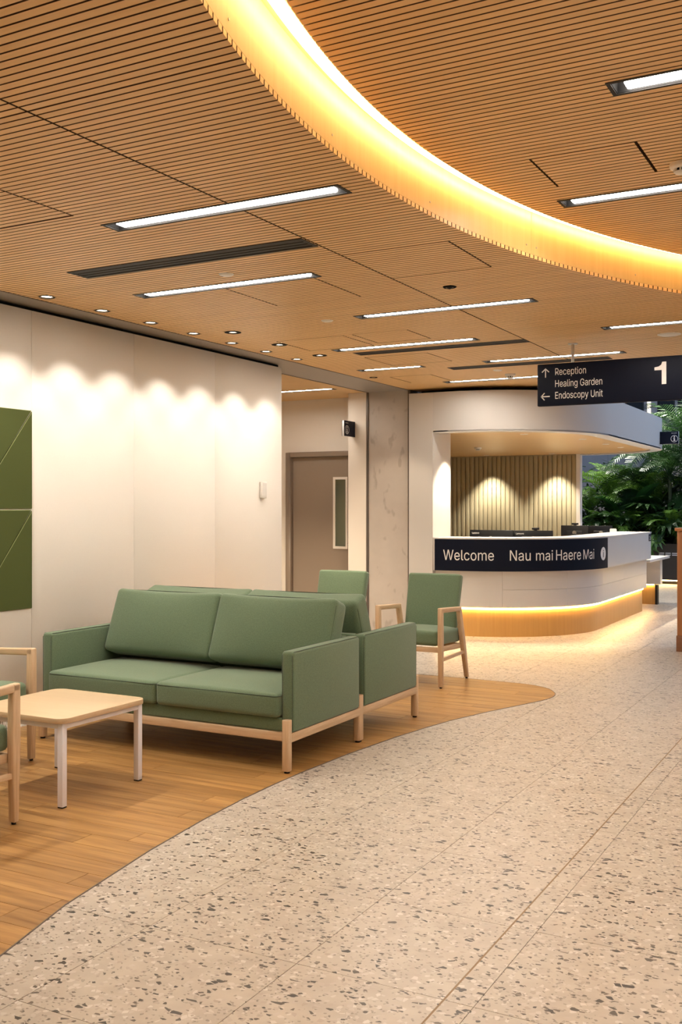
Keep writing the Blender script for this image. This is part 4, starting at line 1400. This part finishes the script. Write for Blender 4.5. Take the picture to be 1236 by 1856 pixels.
# ================================================================== FURNITURE
ZF = 0.0021
def make_sofa(label):
    t = thing('sofa', label, 'sofa', (0, 0, ZF), 0, 'two seat sofas set back to back')
    W_, D_ = 1.912, 0.87
    hw, hd = W_ / 2, D_ / 2
    # timber base: rails and posts
    MB().box(-hw + 0.05, hw - 0.05, -hd + 0.012, -hd + 0.045, 0.172, 0.222).build('rail', M['ash_x'], t, bevel=0.003)
    MB().box(-hw + 0.05, hw - 0.05, hd - 0.045, hd - 0.012, 0.172, 0.222).build('rail', M['ash_x'], t, bevel=0.003)
    MB().box(-hw + 0.004, -hw + 0.04, -hd + 0.012, hd - 0.012, 0.172, 0.222).build('rail', M['ash_y'], t, bevel=0.003)
    MB().box(hw - 0.04, hw - 0.004, -hd + 0.012, hd - 0.012, 0.172, 0.222).build('rail', M['ash_y'], t, bevel=0.003)
    for sx in (-1, 1):
        for sy in (-1, 1):
            x, y = sx * (hw - 0.028), sy * (hd - 0.002)
            p_ = MB().prism([(x + a, y + b) for a, b in rrect(0.048, 0.046, 0.014, 4)], 0.012, 0.300).build('leg', M['ash'], t, bevel=0.003)
            MB().cyl(x, y, 0.0, 0.012, 0.016, n=12).build('foot', M['blackplastic'], p_)
    # upholstered base, back and arms
    fy0, fy1 = -hd + 0.024, hd - 0.024
    MB().box(-hw + 0.06, hw - 0.06, fy0 + 0.002, fy1, 0.222, 0.305).build('seat_base', M['green'], t, bevel=0.014, seg=3)
    for sx in (-1, 1):
        x0, x1 = sorted((sx * hw, sx * (hw - 0.080)))
        mb = MB().box(x0, x1, fy0, fy1, 0.222, 0.682)
        a = mb.build('armrest', M['green'], t, bevel=0.020, seg=3)
        s_ = MB()
        for xs in (x0 + 0.006, x1 - 0.006):
            s_.tube([(xs, fy0 + 0.004, 0.235), (xs, fy0 + 0.003, 0.655), (xs, fy0 + 0.02, 0.6785), (xs, fy1 - 0.02, 0.6785), (xs, fy1 - 0.003, 0.655), (xs, fy1 - 0.004, 0.235)], 0.0022, 5)
        s_.build('piping', M['seam'], a, smooth=True)
    MB().box(-hw + 0.08, hw - 0.08, fy1 - 0.075, fy1, 0.222, 0.680).build('back', M['green'], t, bevel=0.018, seg=3)
    cw = (W_ - 0.160) / 2 - 0.003
    for sx in (-1, 1):
        x = sx * (cw / 2 + 0.002)
        vs, fs = grid_cushion(cw, 0.735, 0.140, 0.028, 0.022, 0.0, 0.006)
        o = MB().add(xform(vs, Matrix.Translation((x, fy0 + 0.330, 0.303 + 0.07))), fs).build('seat_cushion', M['green'], t, smooth=True)
        s_ = MB()
        w, d = cw / 2 - 0.006, 0.3675 - 0.005
        for dz in (0.052,):
            s_.tube([(x + a, fy0 + 0.330 + b, 0.374 + dz) for a, b in rrect(2 * w + 0.011, 2 * d + 0.010, 0.03, 4)], 0.003, 5, True)
        s_.build('piping', M['seam'], o, smooth=True)
        # loose back cushion leaning on the back
        vs, fs = grid_cushion(cw + 0.012, 0.45, 0.165, 0.036, 0.042, 0.03, 0.003)
        tilt = Matrix.Rotation(R(69), 4, 'X')
        m4 = Matrix.Translation((x + 0.004, hd - 0.205, 0.700)) @ tilt
        for i_, v in enumerate(vs):                       # slack corners and a gentle sag along the top
            fx = abs(v.x) / (cw / 2)
            v.y -= 0.012 * (1 - fx ** 2) if v.y > 0 else 0.0
        o = MB().add(xform(vs, m4), fs).build('back_cushion', M['green'], t, smooth=True)
        s_ = MB()
        for zz in (0.060, -0.060):
            pts = []
            for a, b in rrect(cw + 0.004, 0.434, 0.05, 5):
                b2 = b - (0.012 * (1 - (abs(a) / (cw / 2)) ** 2) if b > 0 else 0)
                pts.append(m4 @ Vector((a, b2, zz * 1.02)))
            s_.tube(pts, 0.0031, 5, True)
        s_.build('piping', M['seam'], o, smooth=True)
    return t
sofa = make_sofa('green two seat sofa facing the coffee table, front one of the pair')
sofa.location = (-3.931, 5.363, ZF)
dup(sofa, (-3.931, 6.250, ZF), R(180), 'green two seat sofa turned away, behind the front sofa and back to back with it')

def make_chair(label):
    t = thing('armchair', label, 'chair', (0, 0, ZF), 0, 'green armchairs with ash frames')
    for s in (-1, 1):
        x0, x1 = sorted((s * 0.307, s * 0.268))
        lg = MB().prism_x([(-0.262, 0.010), (-0.292, 0.010), (-0.305, 0.40), (-0.303, 0.665), (-0.258, 0.665), (-0.252, 0.40)][::-1], x0, x1).build('leg', M['ash'], t, bevel=0.006)
        MB().cyl((x0 + x1) / 2, -0.277, 0, 0.012, 0.011, n=10).build('foot', M['blackplastic'], lg)
        rl = MB().prism_x([(0.322, 0.010), (0.294, 0.010), (0.170, 0.36), (0.098, 0.625), (0.148, 0.625), (0.232, 0.36)][::-1], x0, x1).build('leg', M['ash'], t, bevel=0.006)
        MB().cyl((x0 + x1) / 2, 0.307, 0, 0.012, 0.011, n=10).build('foot', M['blackplastic'], rl)
        MB().prism_x([(-0.303, 0.625), (-0.303, 0.667), (0.149, 0.642), (0.149, 0.604)][::-1], x0, x1).build('armrest', M['ash_y'], t, bevel=0.009, seg=3)
        MB().prism_x([(-0.258, 0.218), (-0.258, 0.245), (0.235, 0.255), (0.235, 0.228)][::-1], s * 0.288 - 0.011, s * 0.288 + 0.011).build('stretcher', M['ash_y'], t, bevel=0.003)
        MB().prism_x([(-0.250, 0.295), (-0.250, 0.338), (0.190, 0.320), (0.190, 0.277)][::-1], s * 0.265 - 0.010, s * 0.265 + 0.010).build('side_rail', M['ash_y'], t, bevel=0.003)
    MB().box(-0.27, 0.27, -0.278, -0.253, 0.292, 0.334).build('front_rail', M['ash_x'], t, bevel=0.003)
    MB().box(-0.27, 0.27, 0.165, 0.19, 0.285, 0.325).build('rear_rail', M['ash_x'], t, bevel=0.003)
    vs, fs = grid_cushion(0.515, 0.52, 0.125, 0.028, 0.024, 0.0, 0.005)
    m4 = Matrix.Translation((0, -0.022, 0.398)) @ Matrix.Rotation(R(-2.0), 4, 'X')
    o = MB().add(xform(vs, m4), fs).build('seat', M['green'], t, smooth=True)
    # tapered padded back, narrower at the foot
    vs, fs = grid_cushion(0.505, 0.52, 0.075, 0.022, 0.014, 0.004, 0.003)
    for v in vs:
        v.x *= 0.97 + 0.05 * (v.y / 0.52)
    m4 = Matrix.Translation((0, 0.232, 0.655)) @ Matrix.Rotation(R(76), 4, 'X')
    MB().add(xform(vs, m4), fs).build('backrest', M['green'], t, smooth=True)
    return t
chair = make_chair('green armchair with ash arms nearest the reception, behind the sofas')
chair.location = (-3.575, 8.12, ZF)
dup(chair, (-4.50, 8.12, ZF), 0, 'green armchair by the column, only its pale lit back showing above the sofa')
dup(chair, (-3.945, 3.245, ZF), R(180), 'armchair cut by the frame edge at the near side of the coffee table')
dup(chair, (-4.765, 4.172, ZF), R(90), 'armchair at the wall side of the coffee table, next to the front sofa')

# ---- coffee table
ct_ = thing('coffee_table', 'square pale timber coffee table on white metal legs', 'table', (-3.935, 4.120, ZF))
MB().prism(rrect(0.66, 0.66, 0.065, 8), 0.423, 0.450).build('table_top', M['tabletop'], ct_, bevel=0.002)
a = 0.291
for s in (-1, 1):
    MB().box(-a + 0.016, a - 0.016, s * a - 0.015, s * a + 0.015, 0.393, 0.423).build('rail', M['tablemetal'], ct_, bevel=0.002)
    MB().box(s * a - 0.015, s * a + 0.015, -a + 0.016, a - 0.016, 0.393, 0.423).build('rail', M['tablemetal'], ct_, bevel=0.002)
    for q in (-1, 1):
        lg = MB().box(s * a - 0.0165, s * a + 0.0165, q * a - 0.0165, q * a + 0.0165, 0.006, 0.423).build('leg', M['tablemetal'], ct_, bevel=0.002)
        MB().box(s * a - 0.0155, s * a + 0.0155, q * a - 0.0155, q * a + 0.0155, 0.0, 0.006).build('foot', M['blackplastic'], lg)

# ---- timber cabinet at the right edge
cb = thing('timber_cabinet', 'tall warm timber cabinet at the right edge of the frame', 'cabinet', (-1.975, 11.02, 0.0005))
MB().box(0.016, 0.9, 0.016, 0.42, 0.165, 1.255).build('body', M['cab'], cb)
MB().box(0.008, 0.06, 0.008, 0.06, 0.165, 1.255).build('corner_post', M['cab'], cb, bevel=0.003)
MB().box(0.0, 0.91, 0.0, 0.43, 0.0, 0.165).build('base', M['kick'], cb, bevel=0.003)
tp = MB().box(-0.014, 0.92, -0.012, 0.44, 1.255, 1.287).build('top', M['cab'], cb, bevel=0.004)
MB().box(0.075, 0.46, 0.004, 0.016, 0.20, 1.22).build('door_panel', M['cab'], cb, bevel=0.003)
MB().box(0.47, 0.86, 0.004, 0.016, 0.20, 1.22).build('door_panel', M['cab'], cb, bevel=0.003)

# ================================================================== INDOOR GARDEN
pt = thing('planter', 'long dark bronze planter glowing along its foot', 'planter', (0, 20.6, 0))
MB().box(-9.0, 5.0, 0.0, 2.2, 0.085, 0.79).build('trough', M['planter'], pt)
MB().box(-8.98, 4.98, 0.02, 2.18, 0.79, 0.80).build('soil', M['soil'], pt)
MB().box(-9.0, 5.0, 0.12, 2.1, 0.0, 0.085).build('base', M['black'], pt)
MB().box(-9.0, 5.0, 0.085, 0.105, 0.060, 0.080).build('led_strip', M['plinthled'], pt)
for k, zt in enumerate((0.60, 0.565)):
    for i in range(9):
        wds = MB().box(-4.02 + i * 0.125, -4.02 + i * 0.125 + 0.10, -0.003, 0.0, zt, zt + 0.016)
        wds.build('lettering', M['letter'], pt)

PR = random.Random(11)
def frond_mesh(name, L, droop, nl, leaf, width, mat, fold=0.5, vshape=0.35):
    """one feather leaf growing along +x from the origin, arching over in z"""
    mb = MB()
    k = 12
    pts = []
    ang = R(62)
    x = z = 0.0
    for i in range(k + 1):
        pts.append(Vector((x, 0, z)))
        a = ang - droop * (i / k) ** 1.3
        x += L / k * math.cos(a)
        z += L / k * math.sin(a)
    mb.tube(pts, [0.011 * (1 - 0.75 * i / k) for i in range(k + 1)], 5)
    for i in range(nl):
        s = 0.18 + 0.80 * i / (nl - 1)
        f = s * k
        j = min(k - 1, int(f))
        p = pts[j].lerp(pts[j + 1], f - j)
        d = (pts[j + 1] - pts[j]).normalized()
        up_ = Vector((-d.z, 0, d.x))
        ll = leaf * (math.sin(PI * (0.12 + 0.84 * s)) ** 0.7) * (0.9 + 0.2 * PR.random())
        for sd in (-1, 1):
            out = (Vector((0, sd, 0)) * 0.80 + d * 0.55 + up_ * vshape).normalized()
            mid = p + out * ll * 0.5
            tip = p + out * ll * 0.92 + Vector((0, 0, -ll * fold * 0.5))
            w_ = d * width * 0.5
            q = [p - w_ * 0.5, p + w_ * 0.5, mid + w_, mid - w_, tip]
            mb.add(q, [(0, 1, 2, 3), (3, 2, 4)])
    return mb.mesh(name, mat)
def blade_mesh(name, L, Wd, mat, droop=1.0, stalk=0.5):
    mb = MB()
    k = 10
    pts = []
    ang = R(74)
    x = z = 0.0
    for i in range(k + 1):
        pts.append(Vector((x, 0, z)))
        a = ang - droop * (i / k) ** 1.6
        x += L / k * math.cos(a)
        z += L / k * math.sin(a)
    mb.tube([p - Vector((0.004, 0, 0.004)) for p in pts], [0.012 * (1 - 0.7 * i / k) for i in range(k + 1)], 5)
    s0 = int(k * stalk)
    rows = []
    for i in range(s0, k + 1):
        u = (i - s0) / (k - s0)
        w_ = Wd * math.sin(PI * min(0.999, u * 0.93 + 0.07)) ** 0.75 if u < 1 else 0.004
        rows.append([pts[i] + Vector((0, sx * w_ / 2, abs(sx) * w_ * 0.18)) for sx in (-1, -0.5, 0, 0.5, 1)])
    o = len(mb.v)
    for r_ in rows: mb.v += [tuple(q) for q in r_]
    for i in range(len(rows) - 1):
        for j in range(4):
            mb.f.append((o + i * 5 + j, o + i * 5 + j + 1, o + i * 5 + j + 6, o + i * 5 + j + 5))
            mb.m.append(0)
    return mb.mesh(name, mat, True)
def lobed_mesh(name, sz, mat):
    """split leaf with finger lobes on a stalk"""
    mb = MB()
    st = [Vector((0.55 * sz * i / 5, 0, 0.55 * sz * (i / 5) - 0.02 * i)) for i in range(6)]
    mb.tube(st, 0.008, 5)
    b = st[-1]
    ax = Vector((1, 0, -0.35)).normalized()
    ay = Vector((0, 1, 0))
    for i in range(11):
        a = R(-150 + 30 * i)
        dr = ax * math.cos(a) + ay * math.sin(a)
        sd = ax * -math.sin(a) + ay * math.cos(a)
        l = sz * (0.55 if abs(i - 5) < 3 else 0.42) * (0.9 + 0.2 * PR.random())
        w_ = sz * 0.065
        q = [b - sd * w_ * 0.5, b + sd * w_ * 0.5, b + dr * l * 0.55 + sd * w_ + Vector((0, 0, .02)), b + dr * l * 0.55 - sd * w_ + Vector((0, 0, .02)), b + dr * l - Vector((0, 0, l * 0.2))]
        mb.add(q, [(0, 1, 2, 3), (3, 2, 4)])
    return mb.mesh(name, mat)
FR = {
    'palm': [frond_mesh('frond', 1.9, 1.5, 30, 0.50, 0.030, M['palm']), frond_mesh('frond', 1.6, 1.9, 28, 0.46, 0.028, M['palm'], 0.8)],
    'palm_green': [frond_mesh('frond', 1.25, 1.5, 26, 0.36, 0.026, M['fern']), frond_mesh('frond', 1.0, 1.9, 24, 0.32, 0.024, M['fern'], 0.7)],
    'fern': [frond_mesh('frond', 0.9, 1.9, 30, 0.16, 0.022, M['fern'], 0.3, 0.1), frond_mesh('frond', 0.75, 2.2, 28, 0.14, 0.022, M['shrub'], 0.4, 0.1)],
    'broad': [blade_mesh('leaf', 1.5, 0.34, M['bigleaf'], 0.9, 0.4), blade_mesh('leaf', 1.25, 0.30, M['bigleaf'], 1.5, 0.4)],
    'lobed': [lobed_mesh('leaf', 0.62, M['shrub']), lobed_mesh('leaf', 0.5, M['fern'])],
}
def plant(kind, name, label, x, y, z, n, sc=1.0, spread=(0, 360), stem=0.0, pitch=0.5):
    t = thing(name, label, 'plant', (x, y, z), 0, 'plants of the indoor garden')
    if stem:
        MB().tube([(0, 0, 0), (0.02, 0.01, stem * 0.5), (0, 0, stem)], [0.05, 0.04, 0.035], 8).build('stem', M['stem'], t, smooth=True)
    else:
        MB().cyl(0, 0, 0, 0.10, 0.06, 0.03, n=10).build('stem', M['stem'], t)
    part = 'frond' if kind in ('palm', 'palm_green', 'fern') else 'leaf'
    for i in range(n):
        me = FR[kind][PR.randrange(2)]
        o = link(part, me, t)
        az = R(spread[0] + (spread[1] - spread[0]) * (i + PR.random() * 0.7) / n)
        o.location = (0, 0, max(stem - 0.02, 0.08))
        o.rotation_euler = (PR.uniform(-0.15, 0.15), PR.uniform(-pitch, pitch * 0.8), az)
        k = sc * PR.uniform(0.8, 1.15)
        o.scale = (k, k, k)
    return t
ZP = 0.80
plant('palm', 'palm_plant', 'tall dark palm arching over beneath the small bulkhead sign', -3.95, 21.3, ZP, 15, 1.05, stem=1.35)
plant('palm', 'palm_plant', 'tall dark palm at the right frame edge of the garden', -3.35, 21.2, ZP, 14, 1.0, stem=0.9)
plant('palm', 'palm_plant', 'very tall palm whose fronds rise past the bulkhead end', -3.55, 21.5, ZP, 13, 0.95, stem=1.75)
plant('palm_green', 'palm_plant', 'bright green palm beside the end of the grooved wall', -5.15, 21.4, ZP, 13, 1.1, stem=0.75)
plant('palm_green', 'palm_plant', 'low bright green palm in front of the broad leaf plant', -4.85, 20.95, ZP, 13, 0.85, stem=0.15)
plant('palm', 'palm_plant', 'dark palm leaning behind the broad leaf plant', -4.55, 21.7, ZP, 13, 0.75, stem=1.0)
plant('palm_green', 'palm_plant', 'light green palm under the arching dark fronds', -4.25, 21.5, ZP, 13, 0.95, stem=0.7)
plant('broad', 'broad_leaf_plant', 'plant with large paddle leaves in the middle of the garden', -4.85, 21.35, ZP, 9, 0.95, pitch=0.3)
plant('broad', 'broad_leaf_plant', 'paddle leaf plant half hidden among palms further right', -4.45, 21.7, ZP, 8, 0.85, pitch=0.4)
plant('fern', 'fern_plant', 'fern low in the garden above the black monitors', -5.25, 20.9, ZP, 16, 1.0)
plant('fern', 'fern_plant', 'fern in the shade at the middle of the planter edge', -4.65, 20.85, ZP, 16, 1.0)
plant('fern', 'fern_plant', 'fern near the right end of the visible planter', -3.75, 20.9, ZP, 16, 1.1)
plant('lobed', 'split_leaf_plant', 'split leaf plant spilling over the planter edge by the counter end', -4.12, 20.75, ZP - 0.02, 16, 1.0, pitch=1.1)
plant('lobed', 'split_leaf_plant', 'split leaf plant at mid height behind the counter end', -4.2, 21.1, ZP, 16, 1.1, stem=0.35, pitch=0.8)
plant('lobed', 'split_leaf_plant', 'dark split leaf plant beside the timber cabinet', -3.45, 20.85, ZP, 15, 1.1, stem=0.2, pitch=0.8)
plant('lobed', 'split_leaf_plant', 'split leaf plant beneath the bright green palm', -5.1, 20.8, ZP, 15, 1.0, stem=0.1, pitch=0.8)
plant('palm_green', 'palm_plant', 'green palm far left, half hidden by the grooved wall edge', -5.65, 21.5, ZP, 13, 1.1, stem=0.5)
plant('lobed', 'split_leaf_plant', 'split leaf shrub filling the dark centre of the garden', -4.7, 21.9, ZP, 16, 1.3, stem=0.7, pitch=0.9)
plant('lobed', 'split_leaf_plant', 'split leaf shrub in the dark behind the right palms', -3.7, 21.9, ZP, 16, 1.3, stem=0.8, pitch=0.9)
# loose small foliage filling the depth of the bed: uncountable
mb = MB()
for i in range(5200):
    x = PR.uniform(-6.3, -2.4)
    y = PR.uniform(21.0, 22.7)
    z = ZP + abs(PR.gauss(0, 0.62)) * (0.6 + 0.5 * (y - 21))
    if z > 2.5: continue
    a, b = PR.uniform(0, 2 * PI), PR.uniform(-0.9, 0.5)
    l, w_ = PR.uniform(0.09, 0.2), PR.uniform(0.025, 0.05)
    d = Vector((math.cos(a) * math.cos(b), math.sin(a) * math.cos(b), math.sin(b)))
    s = Vector((-math.sin(a), math.cos(a), 0)) * w_
    p = Vector((x, y, z))
    mb.add([p, p + d * l * 0.5 + s, p + d * l, p + d * l * 0.5 - s], [(0, 1, 2, 3)])
o = mb.build('foliage', M['shrub'])
tag(o, 'loose dark leaves filling the planting bed between the palms', 'foliage', kind='stuff')
# small spotlights on stakes that light the leaves from above
def garden_spot(label, x, y, z, energy, rot):
    t = thing('garden_spotlight', label, 'light', (x, y, z), 0, 'garden spotlights')
    MB().lathe(0, 0, [(0.03, 0.09), (0.035, 0.0), (0.030, -0.01)], 16).build('housing', M['blackplastic'], t, smooth=True)
    MB().cyl(0, 0, -0.004, -0.002, 0.026, n=14).build('lens', M['lamp'], t)
    MB().tube([(0, 0, 0.09), (0, 0, 0.5), (0, 23.0 - y, 0.75)], 0.012, 6).build('bracket_arm', M['blackplastic'], t)
    MB().box(-0.05, 0.05, 22.97 - y, 23.0 - y, 0.68, 0.82).build('wall_plate', M['blackplastic'], t)
    spot_light(t, (0, 0, -0.015), energy, 70, 0.6, (1.0, 0.97, 0.85), rot, 0.03)
for i, (x, y) in enumerate(((-5.3, 21.2), (-4.5, 20.9), (-3.7, 21.6))):
    garden_spot(['spotlight on an arm above the left of the garden', 'spotlight on an arm above the middle of the garden', 'spotlight on an arm above the right of the garden'][i], x, y, 5.2, GARDEN_W, (0, 0, 0))
